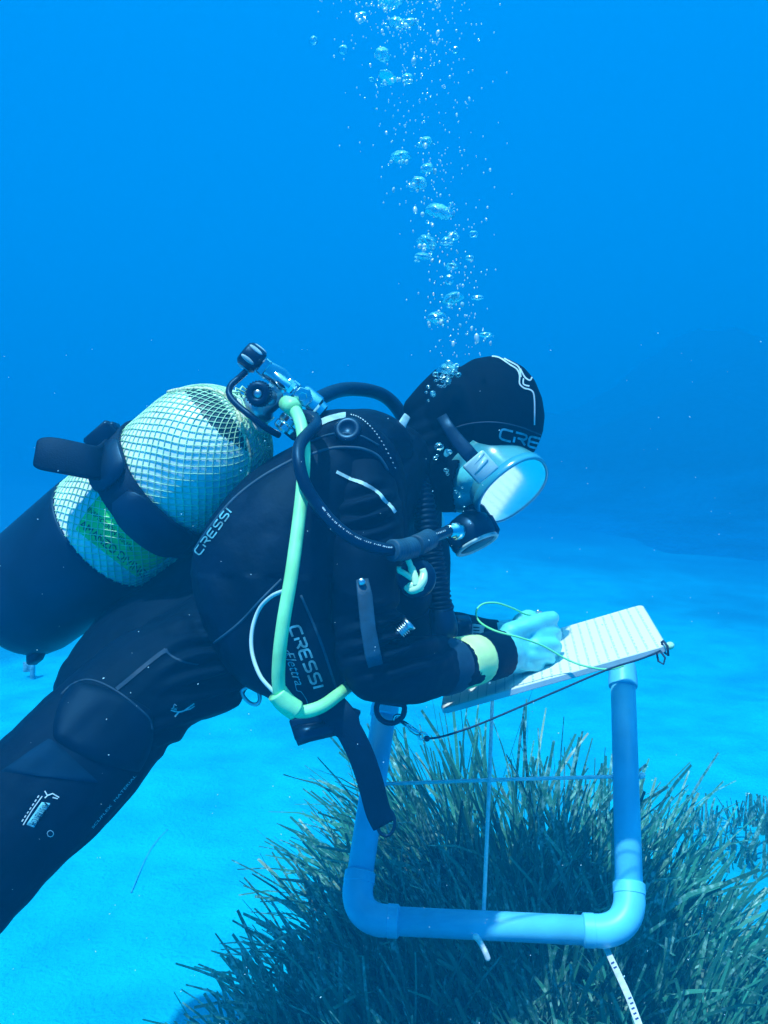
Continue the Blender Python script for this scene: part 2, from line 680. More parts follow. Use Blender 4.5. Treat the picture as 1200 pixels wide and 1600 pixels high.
def hill_material():
    """Sand at the foot, weed-covered rock higher up."""
    m = mat('weedy_slope', (0.01, 0.07, 0.13), 0.9, spec=0.1, bump=0.8, bump_sc=4, bump_dist=0.3)
    n, l = m.node_tree.nodes, m.node_tree.links
    g = n.new('ShaderNodeNewGeometry')
    s_ = n.new('ShaderNodeSeparateXYZ')
    l.new(g.outputs['Position'], s_.inputs[0])
    nz = n.new('ShaderNodeTexNoise')
    nz.inputs['Scale'].default_value = 0.7
    nz.inputs['Detail'].default_value = 6
    l.new(g.outputs['Position'], nz.inputs['Vector'])
    a = n.new('ShaderNodeMath')
    a.operation = 'MULTIPLY_ADD'
    l.new(nz.outputs['Fac'], a.inputs[0])
    a.inputs[1].default_value = 1.6
    l.new(s_.outputs['Z'], a.inputs[2])
    r = n.new('ShaderNodeValToRGB')
    r.color_ramp.elements[0].position = 0.40
    r.color_ramp.elements[1].position = 0.85
    r.color_ramp.elements[0].color = (0.001, 0.14, 0.36, 1)
    r.color_ramp.elements[1].color = (0.002, 0.03, 0.06, 1)
    mp = n.new('ShaderNodeMath')
    mp.operation = 'MULTIPLY'
    mp.inputs[1].default_value = 0.62
    l.new(a.outputs[0], mp.inputs[0])
    l.new(mp.outputs[0], r.inputs[0])
    l.new(r.outputs[0], n['Principled BSDF'].inputs['Base Color'])
    return m


def build_slope():
    """Dark weedy slope rising out of the sand on the far right."""
    NX, NY = 90, 40
    vs, fs = [], []
    for j in range(NY + 1):
        for i in range(NX + 1):
            x = -14 + 44 * i / NX
            v = j / NY
            y = 6.5 + 17 * v + 1.2 * noise.noise(Vector((x * 0.22, 4, 0)))
            rise = v ** 1.25
            side = 1 / (1 + math.exp(-(x - 3.4) * 0.6))
            h = (0.4 + 3.9 * side) * rise
            h *= 0.8 + 0.35 * noise.noise(Vector((x * 0.3, y * 0.3, 2)))
            h += 0.22 * noise.noise(Vector((x * 1.1, y * 1.1, 5))) * rise
            vs.append(Vector((x, y, h - 0.34 + .12 * min(1, v * 8))))
    for j in range(NY):
        for i in range(NX):
            a = j * (NX + 1) + i
            fs.append((a, a + 1, a + NX + 2, a + NX + 1))
    o = obj('hills', (vs, fs, []), hill_material(), origin=(6, 10, 0))
    tag(o, kind='structure')


build_slope()


# ------------------------------------------------------------------ seagrass
def blade_mesh(blades):
    """blades: list of (root, azimuth, lean, bend, length, width, tone, facing) -> verts, faces, tones."""
    vs, fs, tn = [], [], []
    SEG = 8
    for (root, az, lean, bend, ln, w, tone, fa) in blades:
        base = len(vs)
        p = Vector(root)
        d_out = Vector((math.cos(az), math.sin(az), 0))
        wv = Vector((math.cos(fa), math.sin(fa), 0))
        ph = random.uniform(0, 6)
        for s in range(SEG + 1):
            t = s / SEG
            ang = lean + bend * t ** 1.5 + 0.10 * math.sin(ph + t * 5)
            dr = d_out * math.sin(ang) + Vector((0, 0, math.cos(ang)))
            wd = (wv - dr * wv.dot(dr))
            wd = wd.normalized() if wd.length > 1e-3 else dr.orthogonal().normalized()
            hw = w / 2 * (0.75 + 0.35 * math.sin(PI * min(1, t * 1.4 + 0.15))) * (1 if s < SEG else 0.72)
            vs.append(p - wd * hw)
            vs.append(p + wd * hw)
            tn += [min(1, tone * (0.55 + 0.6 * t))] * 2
            if s < SEG:
                a = base + 2 * s
                fs.append((a, a + 1, a + 3, a + 2))
            p = p + dr * (ln / SEG)
    return vs, fs, tn


def grass_obj(name, blades, origin):
    vs, fs, tn = blade_mesh(blades)
    me = bpy.data.meshes.new(name)
    og = Vector(origin)
    me.from_pydata([tuple(v - og) for v in vs], [], fs)
    me.materials.append(M_leaf)
    me.polygons.foreach_set('use_smooth', [True] * len(me.polygons))
    at = me.attributes.new('tone', 'FLOAT', 'POINT')
    at.data.foreach_set('value', tn)
    o = bpy.data.objects.new(name, me)
    o.location = og
    COL.objects.link(o)
    return o


def meadow():
    bl = []
    tries = 0
    while len(bl) < 14500 and tries < 120000:
        tries += 1
        x = random.uniform(-0.55, 1.6)
        y = random.uniform(0.74, 2.05)
        # outline of the bed on the sand
        left = -0.065 - 0.15 * max(0, min(1, (1.66 - y) / .35)) + 0.03 * math.sin(y * 9) + 0.10 * max(0, y - 1.55) / 0.3
        back = 1.78 - 0.42 * max(0, min(1, (x - 0.42) / 0.35)) + 0.06 * math.sin(x * 14)
        if x < left or y > back:
            continue
        edge = min(1, (x - left) / 0.26)
        eb = min(1, (back - y) / 0.2)
        top = 0.258 + 0.37 * max(0, y - 1.12)
        top *= 0.50 + 0.50 * math.sqrt(edge)
        top *= 0.93 + 0.2 * noise.noise(Vector((x * 4, y * 4, 1)))
        if x > 0.42:
            top *= 1 - 0.48 * min(1, (x - 0.42) / 0.2)
        z0 = ground_z(x, y) - 0.01
        ns = random.choice((2, 3, 3, 4))
        for _ in range(ns):
            cx, cy = 0.12, 1.5
            az = math.atan2(y - cy, x - cx) + random.gauss(0, 0.9)
            if random.random() < 0.25:
                az = random.uniform(0, 2 * PI)
            lean = abs(random.gauss(0.12, 0.14)) + (1 - edge) * random.uniform(0.0, 0.45)
            bend = abs(random.gauss(0.55, 0.42)) + (1 - edge) * random.uniform(0.0, 0.7)
            if edge < 1:
                az = PI + random.gauss(0, 0.55) if random.random() < 0.8 else az
            if random.random() < 0.3:
                az = random.gauss(2.6, 0.5)          # the swell lays a share of the leaves one way
            if x > 0.4 and random.random() < 0.6:
                az = random.gauss(0.5, 0.6)
                lean += 0.2
            ln = top * random.uniform(0.6, 1.28) * (1 + 0.10 * (1 - edge))
            tone = max(0, min(1, random.gauss(0.45, 0.27)))
            bl.append(((x + random.gauss(0, 0.012), y + random.gauss(0, 0.012), z0), az, lean, bend, ln,
                       random.uniform(0.0055, 0.0105) * (1 + .5 * max(0, min(1, (1.2 - y) / .3))), tone, random.uniform(0, PI)))
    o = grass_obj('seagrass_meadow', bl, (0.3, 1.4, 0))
    tag(o, 'dense bed of long dark green seagrass leaves below the white pipe frame', 'seagrass', kind='stuff')


meadow()


def far_patch(name, label, x0, y0, rx, ry, n, h):
    bl = []
    while len(bl) < n:
        a, r = random.uniform(0, 2 * PI), math.sqrt(random.random())
        x, y = x0 + rx * r * math.cos(a), y0 + ry * r * math.sin(a)
        bl.append(((x, y, ground_z(x, y) - 0.01), random.uniform(0, 2 * PI), abs(random.gauss(0.15, 0.2)), abs(random.gauss(0.35, 0.3)),
                   h * random.uniform(0.6, 1.2) * (1.05 - r * r * 0.6), random.uniform(0.007, 0.011), random.uniform(0.1, 0.8), random.uniform(0, PI)))
    o = grass_obj(name, bl, (x0, y0, 0))
    tag(o, label, 'seagrass', kind='stuff')


far_patch('seagrass_patch', 'low seagrass fringe on the sand behind the bed at right', 1.05, 2.3, 0.35, 0.2, 300, 0.12)


def litter():
    """Dead leaves lying on the sand: a few one can count."""
    spots = [((205, 1400), (235, 1330), (262, 1300))]
    labels = ['long thin dead leaf lying on the sand under the diver\'s thigh']
    for pts, lab in zip(spots, labels):
        w = []
        for (px, py) in pts:
            d = (P(px, py, 1) - CAM).normalized()
            k = -CAM_H / d.z
            q = CAM + d * k
            w.append((q.x, q.y, ground_z(q.x, q.y) + 0.004))
        sp = [Vector(p) for p in spline(w, 6)]
        for q in sp:
            q.z = ground_z(q.x, q.y) + 0.0015
        mb = MB()
        nn = len(sp)
        mb.ribbon(sp, Vector((0.3, 1, 0)), [0.0055 * (1 - 0.5 * abs(2 * i / nn - 1)) for i in range(nn)], 0.0012)
        o = obj('dead_leaf', mb, M_litter)
        tag(o, lab, 'leaf')


M_litter = mat('dead_leaf', (0.002, 0.37, 0.62), 0.7, noise_sc=60)
litter()

# a small pale marker standing on the sand far behind the cylinder
mk = thing('survey_marker', 'small pale survey marker standing on the sand far behind the cylinder boot', 'marker', P(48, 1062, 3.95))
mb = MB()
mb.box(P(51, 1043, 3.95), V(0.009, 0, 0), V(0, 0.06, 0), V(0, 0, 0.009))
obj('post', mb, M_print, mk)
mb = MB()
mb.box(P(43, 1042, 3.96), V(0.018, 0, 0), V(0, 0.022, 0), V(0, 0, 0.005))
obj('plate', mb, M_print, mk)

# ------------------------------------------------------------------ the diver
diver = thing('person', 'diver in black hooded wetsuit leaning over and writing on a white slate', 'person', P(330, 1030, 1.18))
mb = MB()
# trunk
mb.limb([(612, 735, 1.27, 62, 1.5), (560, 800, 1.23, 84, 1.6), (470, 900, 1.20, 98, 1.45), (370, 985, 1.17, 88, 1.5), (290, 1025, 1.16, 80, 1.5)])
mb.limb([(330, 985, 1.24, 92, 1.3), (235, 1015, 1.24, 92, 1.3), (170, 1075, 1.2, 80, 1.2)])
mb.limb([(380, 900, 1.27, 90, 1.2), (285, 940, 1.3, 75, 1.2)])
# near (right) arm
mb.limb([(560, 760, 1.13, 64), (572, 830, 1.09, 58), (570, 930, 1.07, 55), (576, 1010, 1.06, 54), (592, 1042, 1.06, 53)])
mb.limb([(592, 1044, 1.06, 53), (640, 1046, 1.09, 50), (700, 1040, 1.14, 43), (750, 1028, 1.185, 35), (790, 1019, 1.215, 33)])
# far (left) arm
mb.limb([(620, 750, 1.36, 60), (650, 860, 1.42, 52), (662, 960, 1.42, 46), (672, 985, 1.41, 42)])
mb.limb([(668, 985, 1.41, 40), (720, 988, 1.36, 33), (770, 992, 1.33, 24), (800, 995, 1.33, 26)])
# near leg, running down and towards the viewer
mb.limb([(330, 1025, 1.13, 84), (230, 1078, 1.07, 90), (98, 1207, 1.0, 106), (0, 1312, .95, 100), (-110, 1430, .91, 92), (-230, 1560, .88, 80)])
# far leg
mb.limb([(300, 1030, 1.31, 76), (160, 1120, 1.27, 76), (30, 1240, 1.24, 72), (-110, 1380, 1.2, 64), (-230, 1500, 1.18, 56)])
# neck and head
mb.limb([(618, 735, 1.27, 58), (660, 715, 1.28, 55), (705, 690, 1.285, 62)])
mb.blob(758, 655, 1.285, 80, 86, 0.072)
mb.blob(745, 715, 1.285, 52, 50, 0.058)
mb.blob(727, 765, 1.28, 32, 38, 0.052, 30)
mb.blob(737, 742, 1.262, 34, 42, 0.052, 25)
# nose, brow, lips
NG = V(.61, .71, -.35).normalized()
mb.limb([(772, 726, 1.272, 10), (781, 748, 1.265, 11), (778, 757, 1.263, 12)])
mb.blob(742, 792, 1.268, 14, 8, 0.022, -40)
# right hand
mb.limb([(785, 1020, 1.215, 34, .75), (808, 1014, 1.228, 38, .7), (834, 1006, 1.24, 34, .6)])
FINGERS = [[(798, 988, 1.215, 17), (826, 977, 1.222, 14), (846, 970, 1.23, 13.5), (862, 966, 1.236, 12)],
           [(812, 972, 1.255, 13), (826, 963, 1.262, 11), (842, 972, 1.268, 10)],
           [(836, 992, 1.226, 13), (861, 986, 1.234, 10.5), (869, 989, 1.246, 9.5), (867, 1001, 1.256, 9)],
           [(838, 1009, 1.218, 12.5), (864, 1007, 1.226, 10), (870, 1012, 1.238, 9), (862, 1022, 1.248, 8.5)],
           [(832, 1025, 1.216, 12), (855, 1026, 1.222, 9.5), (860, 1032, 1.234, 8.5), (850, 1039, 1.243, 8)],
           [(818, 1038, 1.216, 10.5), (839, 1042, 1.222, 8.5), (844, 1047, 1.232, 7.5), (834, 1051, 1.24, 7)]]
for fgr in FINGERS:
    mb.limb(fgr, n=4, seg=12)
# left hand holding the far edge of the slate
mb.limb([(785, 996, 1.335, 26, .7), (803, 995, 1.345, 29, .6), (822, 993, 1.355, 27, .6)])
for k, (y0, y1) in enumerate(((972, 960), (981, 970), (992, 982), (1002, 996))):
    mb.limb([(822, y0 + 8, 1.352, 10), (842, y0 + 6, 1.36, 8.5), (855, y0 + 12, 1.37, 8), (858, y0 + 20, 1.372, 7)], n=4, seg=10)
mb.limb([(795, 982, 1.33, 11), (818, 976, 1.325, 9.5), (838, 980, 1.325, 8.5)], n=4, seg=10)
vs, ns, fs = remesh(mb, 0.0032, 3)


def is_skin(p):
    x, y, d = pix(p)
    if 778 < x < 905 and 940 < y < 1075:
        return True
    return x > 690 and y < 830 and y > 540


for i, p in enumerate(vs):
    x, y, d = pix(p)
    if is_skin(p):
        a = 0.0007 * noise.noise(p * 90)
    else:
        a = 0.0052 * noise.noise(Vector((p.x * 16, p.y * 10, p.z * 16))) + 0.0016 * noise.noise(p * 45)
        # folds around elbow, waist and groin
        for (fx, fy, fr) in ((600, 1010, 80), (345, 1050, 110), (265, 1150, 45), (650, 1000, 70), (575, 800, 60)):
            w = max(0, 1 - math.hypot(x - fx, y - fy) / fr)
            a += w * (0.010 if fx != 265 else 0.005) * math.sin((x * .3 + y) * 0.22 + 3 * noise.noise(p * 12))
    vs[i] = p + ns[i] * a
mi = [1 if is_skin(sum((vs[k] for k in f), Vector()) / len(f)) else 0 for f in fs]
keep_bvh('body', vs, fs)
body = obj('body', (vs, fs, mi), [M_suit, M_skin], diver)

# eyes behind the lens
for sgn in (-1, 1):
    mb = MB()
    mb.ellipsoid(P(786, 730, 1.262) + V(0, 0, 1) * (0.03 * sgn), V(.011, 0, 0), V(0, .011, 0), V(0, 0, .011))
    obj('eye', mb, M_white, diver)

# hood
mb = MB()
mb.blob(766, 652, 1.285, 84, 95, 0.082)
mb.blob(712, 655, 1.285, 60, 74, 0.078)
mb.blob(806, 655, 1.285, 43, 66, 0.066)
mb.limb([(668, 662, 1.285, 34, 1.5), (668, 700, 1.28, 46, 1.3), (655, 745, 1.275, 44, 1.4), (645, 785, 1.27, 34, 1.6)])
mb.blob(718, 740, 1.285, 50, 62, 0.066, 15)
mb.limb([(672, 740, 1.285, 44, 1.3), (694, 768, 1.285, 34, 1.3)])
mb.limb([(655, 640, 1.285, 26, 1.5), (676, 622, 1.285, 30, 1.5), (700, 600, 1.285, 30, 1.5)])
vs, ns, fs = remesh(mb, 0.0032, 6)
for i, p in enumerate(vs):
    x, y, d = pix(p)
    a = 0.0018 * noise.noise(p * 22)
    a += 0.0028 * max(0, 1 - math.hypot(x - 655, y - 690) / 60) * math.sin(y * .28 + x * 0.1)
    vs[i] = p + ns[i] * a
poly = [(862, 716), (800, 703), (765, 697), (738, 699), (718, 718), (708, 748), (706, 775), (712, 800), (722, 840), (900, 840)]


def inside(x, y, pg):
    c = False
    n = len(pg)
    for i in range(n):
        x1, y1 = pg[i]
        x2, y2 = pg[(i + 1) % n]
        if (y1 > y) != (y2 > y) and x < (x2 - x1) * (y - y1) / (y2 - y1) + x1:
            c = not c
    return c


keepf = [f for f in fs if not inside(*pix(sum((vs[k] for k in f), Vector()) / len(f))[:2], poly)]
used = sorted({k for f in keepf for k in f})
rm = {k: i for i, k in enumerate(used)}
vs2 = [vs[k] for k in used]
fs2 = [tuple(rm[k] for k in f) for f in keepf]
keep_bvh('hood', vs2, fs2)
hood = obj('hood', (vs2, fs2, []), M_hood, diver)
so = hood.modifiers.new('thickness', 'SOLIDIFY')
so.thickness = 0.005
so.offset = -1

# ---- stroke lettering
GL = {
    'C': ([[(1, 1), (.25, 1), (.06, .9), (0, .75), (0, .25), (.06, .1), (.25, 0), (1, 0)]], 1.0),
    'R': ([[(0, 0), (0, .55)], [(0, 1), (.8, 1), (.96, .92), (1, .78), (.96, .62), (.8, .5), (.25, .5)], [(.55, .5), (1.0, 0)]], 1.0),
    'E': ([[(1, 1), (.2, 1), (.04, .92), (0, .78), (0, .22), (.04, .08), (.2, 0), (1, 0)], [(.0, .5), (.85, .5)]], 1.0),
    'S': ([[(1, 1), (.22, 1), (.05, .93), (0, .78), (.05, .6), (.22, .52), (.78, .48), (.95, .4), (1, .24), (.95, .08), (.78, 0), (0, 0)]], 1.0),
    'I': ([[(0.1, 0), (0.1, 1)]], 0.2),
}


def dense(pl, step):
    out = []
    for a, b in zip(pl, pl[1:]):
        n = max(1, int(math.hypot(b[0] - a[0], b[1] - a[1]) / step))
        out += [(a[0] + (b[0] - a[0]) * k / n, a[1] + (b[1] - a[1]) * k / n) for k in range(n)]
    out.append(pl[-1])
    return out


def stroke_print(mb, pl, w, key, off=0.0012):
    """Printed line of width w px along the photo polyline pl, laid on the surface of part `key`."""
    pl = dense(pl, 2.0)
    n = len(pl)
    prev = None
    for i, (x, y) in enumerate(pl):
        a, b = pl[max(i - 1, 0)], pl[min(i + 1, n - 1)]
        tx, ty = b[0] - a[0], b[1] - a[1]
        q = math.hypot(tx, ty) or 1
        nx, ny = -ty / q * w / 2, tx / q * w / 2
        h1, h2 = hit(x + nx, y + ny, key, off), hit(x - nx, y - ny, key, off)
        if h1 is None or h2 is None or (h1[0] - h2[0]).length > 0.03:
            prev = None
            continue
        k = len(mb.v)
        mb.v += [h1[0], h2[0]]
        if prev is not None and (mb.v[prev] - h1[0]).length < 0.03:
            mb.face(prev, k, k + 1, prev + 1)
        prev = k


def word(mb, s, org, ux, uy, w, key, gap=0.34, wid=0.95):
    """s in stroke letters; org photo px of the baseline start; ux, uy px vectors of one letter height."""
    pen = 0
    for ch in s:
        st, adv = GL[ch]
        for pl in st:
            pts = [(org[0] + ux[0] * (pen + x * wid) + uy[0] * y, org[1] + ux[1] * (pen + x * wid) + uy[1] * y) for x, y in pl]
            stroke_print(mb, pts, w, key)
        pen += adv * wid + gap


def font_print(mb, s, org, ux, uy, key, off=0.0014, shear=0.0):
    cu = bpy.data.curves.new('t', 'FONT')
    cu.body = s
    cu.size = 1.0
    cu.shear = shear
    o = bpy.data.objects.new('t', cu)
    COL.objects.link(o)
    dg = bpy.context.evaluated_depsgraph_get()
    ev = o.evaluated_get(dg)
    em = ev.to_mesh()
    pts = [(v.co.x, v.co.y) for v in em.vertices]
    fcs = [tuple(p.vertices) for p in em.polygons]
    ev.to_mesh_clear()
    bpy.data.objects.remove(o)
    bpy.data.curves.remove(cu)
    base = {}
    for i, (x, y) in enumerate(pts):
        h = hit(org[0] + ux[0] * x + uy[0] * y, org[1] + ux[1] * x + uy[1] * y, key, off)
        if h:
            base[i] = len(mb.v)
            mb.v.append(h[0])
    for f in fcs:
        if all(k in base for k in f):
            q = [mb.v[base[k]] for k in f]
            if max((a - q[0]).length for a in q) < 0.03:
                mb.face(*[base[k] for k in f])


def piping(mb, pl, r, key, off=0.0, n=6, seg=8):
    sp = spline(pl, n)
    pts = []
    for x, y in sp:
        h = hit(x, y, key, off)
        if h:
            pts.append(h[0])
    if len(pts) > 1:
        mb.tube(pts, r, seg)


# hood print: brand word on the brow band and wavy lines over the crown
mb = MB()
word(mb, 'CRESSI', (780, 685), (17.5, 4.6), (3.5, -15.5), 3.4, 'hood', gap=0.25, wid=1.0)
obj('lettering', mb, M_print, hood)
mb = MB()
for pl in ([(766, 557.5), (780, 560), (795, 570), (807, 578), (811, 588), (811, 600), (818, 607), (826, 609), (832, 614), (834, 630), (834, 664)],
           [(782, 558.5), (798, 567), (810, 575), (813, 590)],
           [(812, 577), (819, 590), (827, 595), (830, 590)], [(817, 592), (817, 601), (826, 604)]):
    stroke_print(mb, [(p[0], p[1]) for p in spline(pl, 4)], 2.2, 'hood', 0.0014)
obj('print_lines', mb, M_white, hood)
mb = MB()
piping(mb, [(700, 672), (735, 662), (775, 660), (815, 668), (846, 680)], 0.0012, 'hood', -0.0004)
obj('seam', mb, M_suit2, hood)
mb = MB()
mb.ribbon([P(636, 650, 1.19), P(629, 662, 1.18), P(624, 680, 1.18), P(622, 700, 1.185), P(622, 720, 1.2)], V(.8, .2, .5), [.010, .012, .011, .008, .003], 0.004)
obj('collar_trim', mb, M_strap, hood)

# ---- mask
LC = P(801, 766, 1.235)
NG = V(.505, .665, -.55).normalized()
UG = V(.766, -.643, 0)
UG = (UG - NG * UG.dot(NG)).normalized()
SG = NG.cross(UG).normalized()
mask = thing('dive_mask', '', '', LC)
del mask['label'], mask['category']
mask.parent = diver
mask.location = LC - diver.location


def oval(c, a, b, n=48, p=2.3):
    r = []
    for k in range(n):
        t = 2 * PI * k / n
        x, y = math.cos(t), math.sin(t)
        q = (abs(x) ** p + abs(y) ** p) ** (-1 / p)
        r.append(c + UG * (x * q * a) + SG * (y * q * b))
    return r


RA, RB = 0.056, 0.056
mb = MB()
mb.ring_tube([oval(LC + NG * h, RA + dr, RB + dr) for h, dr in ((-.011, 0), (-.009, .0025), (.001, .0030), (.003, .0022), (.0035, 0), (.002, -.0015), (-.004, -.002), (-.011, -.002))], cap=False)
obj('frame', mb, mat('mask_frame', (0.03, 0.30, 0.46), 0.2, spec=0.6), mask)
mb = MB()
mb.ring_tube([oval(LC + NG * h, RA - .002, RB - .002) for h in (-.001, .0018)])
sharp(obj('lens', mb, M_lens, mask), 30)
mb = MB()
rg = []
for h, sa, sb, sh in ((-.008, 1.0, 1.0, 0), (-.018, .98, .98, 0), (-.032, .95, .96, -.002), (-.046, .95, .98, -.005), (-.058, .99, 1.04, -.008),
                      (-.066, 1.06, 1.10, -.010), (-.067, 1.02, 1.06, -.010), (-.046, .90, .93, -.005), (-.01, .94, .94, 0)):
    rg.append(oval(LC + NG * h + UG * sh, RA * sa, RB * sb))
mb.ring_tube(rg, cap=False)
obj('skirt', mb, M_skirt, mask)
# strap, buckle
mb = MB()
mb.ribbon([P(690, 650, 1.182), P(703, 672, 1.178), P(716, 690, 1.172), P(730, 706, 1.166), P(744, 722, 1.162)], V(.75, -.65, 0), [.014, .016, .019, .020, .019], .004)
st = obj('strap', mb, M_rub, mask)
mb = MB()
mb.box(P(751, 730, 1.163), V(.011, .012, 0), V(.013, -.011, 0), V(0, 0, .006), .3)
mb.tube([P(742, 742, 1.16), P(760, 716, 1.158)], .0035, 8)
mb.tube([P(737, 733, 1.16), P(755, 707, 1.158)], .0026, 8)
obj('buckle', mb, mat('clear_buckle', (0.32, 0.55, 0.62), 0.2), mask)

# ---- wrist bands, cuff, watch


def arm_ring(name, pts, r_out, mt, parent=diver, seg=40, bulge=.06):
    """Sleeve band: pts (px,py,d,r_px)."""
    m = MB()
    sp = spline(pts, 6)
    cen = [P(*p[:3]) for p in sp]
    rings = []
    n = len(sp)
    for i, p in enumerate(sp):
        t = (cen[min(i + 1, n - 1)] - cen[max(i - 1, 0)]).normalized()
        b = (FWD - t * FWD.dot(t)).normalized()
        a = t.cross(b)
        r = p[3] * p[2] / F_PX
        e = 1 - bulge * (abs(2 * i / (n - 1) - 1) ** 4)
        rings.append([cen[i] + (a * math.cos(2 * PI * k / seg) + b * math.sin(2 * PI * k / seg)) * r * e *
                      (1 + .012 * math.sin(k * 3.1 + i * .7)) for k in range(seg)])
    m.ring_tube(rings)
    o = obj(name, m, mt, parent)
    keep_bvh(name, m.v, m.f)
    return o


arm_ring('sleeve_stripe', [(683, 1043, 1.127, 45.5), (698, 1041, 1.14, 44.5), (712, 1038, 1.152, 42.5)], 0, M_suit2)
mb = MB()
for k in (0, 1, 2):
    piping(mb, [(686 + 7 * k, 1004 + k), (693 + 7 * k, 1025), (694 + 7 * k, 1050), (688 + 6 * k, 1078)], .0009, 'sleeve_stripe')
obj('stripe_piping', mb, M_suit, bpy.data.objects['sleeve_stripe'])
arm_ring('wrist_band', [(716, 1037, 1.155, 42), (733, 1033, 1.17, 40), (752, 1029, 1.186, 38)], 0, M_band)
mb = MB()
for k in range(14):
    x = 722 + k * 2.2
    stroke_print(mb, [(x, 1066 - k * .9), (x + 1.2, 1062 - k * .9)], 1.2, 'wrist_band')
obj('printing', mb, M_dark_ink, bpy.data.objects['wrist_band'])
arm_ring('cuff', [(752, 1029, 1.186, 38.5), (766, 1025, 1.198, 38), (782, 1021, 1.21, 37), (785, 1020.5, 1.212, 35)], 0, M_suit, bulge=.1)

w = thing('dive_computer', '', '', P(735, 985, 1.3))
del w['label'], w['category']
w.parent = diver
w.location = P(735, 985, 1.3) - diver.location
mb = MB()
mb.box(P(720, 985, 1.30), V(.0145, .001, .004), V(-.002, .019, .006), V(0, -.004, .016), .3)
obj('housing', mb, M_plas, w)
mb = MB()
mb.ribbon([P(733, 984, 1.30), P(742, 985, 1.297), P(754, 987, 1.298), P(763, 990, 1.305)], V(.05, 1, .1), [.018, .019, .018, .016], .005)
obj('strap', mb, mat('watch_strap', (0.42, 0.66, 0.70), 0.4), w)
keep_bvh('wstrap', mb.v, mb.f)
mb = MB()
for k in range(3):
    stroke_print(mb, [(740, 980 + k * 4.6), (749, 980.6 + k * 4.6)], 1.7, 'wstrap')
obj('strap_slot', mb, M_dark_ink, w)
mb = MB()
mb.ribbon([P(757, 983, 1.298), P(766, 989, 1.295), P(772, 998, 1.30)], V(.3, .9, .1), .012, .006)
obj('strap_keeper', mb, M_plas, w)

# thigh pocket, panels and prints on the wetsuit
mb = MB()


def patch(mb, poly_px, key, off, rows=14, round_=0.35, thick=0.004):
    """Raised panel following the part beneath: quadrilateral in photo px with rounded corners."""
    (ax_, ay_), (bx_, by_), (cx_, cy_), (dx_, dy_) = poly_px
    n = rows
    grid = {}
    for j in range(n + 1):
        for i in range(n + 1):
            u, v = -1 + 2 * i / n, -1 + 2 * j / n
            # squircle map
            uu = u * math.sqrt(1 - round_ * v * v / 2)
            vv = v * math.sqrt(1 - round_ * u * u / 2)
            s, t = (uu + 1) / 2, (vv + 1) / 2
            x = (ax_ * (1 - s) + bx_ * s) * (1 - t) + (dx_ * (1 - s) + cx_ * s) * t
            y = (ay_ * (1 - s) + by_ * s) * (1 - t) + (dy_ * (1 - s) + cy_ * s) * t
            ed = min(1, 3 * min(1 - abs(u), 1 - abs(v)))
            h = hit(x, y, key, off + thick * (1 - (1 - ed) ** 2) - (0.003 if ed == 0 else 0))
            if h:
                grid[(i, j)] = len(mb.v)
                mb.v.append(h[0])
    for j in range(n):
        for i in range(n):
            q = [grid.get(k) for k in ((i, j), (i + 1, j), (i + 1, j + 1), (i, j + 1))]
            if None not in q:
                mb.face(*q)


patch(mb, [(108, 1050), (252, 1105), (228, 1222), (66, 1160)], 'body', 0.001, 22, .6, .007)
pk = obj('knee_pad', mb, M_knee, diver)
keep_bvh('kneepad', mb.v, mb.f)
mb = MB()
piping(mb, [(96, 1085), (112, 1070), (135, 1062), (160, 1068), (190, 1085), (215, 1105), (233, 1123), (238, 1140)], .0013, ['kneepad', 'body'], .0)
obj('pad_piping', mb, M_suit2, pk)
mb = MB()
patch(mb, [(-6, 1207), (78, 1146), (165, 1228), (60, 1214)], 'body', 0.0008, 14, .1, .0015)
obj('thigh_panel', mb, mat('panel_neoprene', (0.001, 0.014, 0.040), 0.7, spec=0.2, noise_sc=25), diver)
mb = MB()
for pl, ww in (([(182, 1077), (215, 1050), (250, 1022), (262, 1016)], 6), ([(256, 1014), (275, 1030), (310, 1038)], 3)):
    stroke_print(mb, spline(pl, 4), ww, 'body', .0012)
obj('hip_piping', mb, M_suit2, diver)
mb = MB()
# stretch-panel badge
box = [(66, 1250), (83, 1252), (52, 1297), (38, 1291)]
patch(mb, box, 'body', .0012, 8, 0, .0002)
bd = obj('badge', mb, M_print, diver)
keep_bvh('badge', mb.v, mb.f)
mb = MB()
font_print(mb, 'HI-STRETCH', (68.5, 1254), (-4.2, 6.0), (13.5, 5.5), ['badge', 'body'], .0018)
obj('badge_text', mb, M_suit, bd)
mb = MB()
stroke_print(mb, [(66, 1244), (50, 1266), (36, 1289)], 1.6, 'body')
for k in range(7):
    stroke_print(mb, [(61 - k * 4.1, 1243 + k * 6.2), (58.5 - k * 4.1, 1246.5 + k * 6.2)], 1.8, 'body')
for pl in ([(70, 1236), (74, 1243), (70, 1247)], [(74, 1243), (82, 1240), (92, 1246)], [(82, 1246), (90, 1248)]):
    stroke_print(mb, pl, 1.8, 'body')
stroke_print(mb, [(78 + 5 * math.cos(a * PI / 4), 1302 + 5 * math.sin(a * PI / 4)) for a in range(9)], 1.2, 'body')
obj('badge_mark', mb, M_white, diver)
mb = MB()
font_print(mb, 'SCUFLEX  MATERIAL', (144, 1294), (7.4, -9.0), (-3.8, -3.2), 'body')
obj('leg_lettering', mb, M_white, diver)
mb = MB()
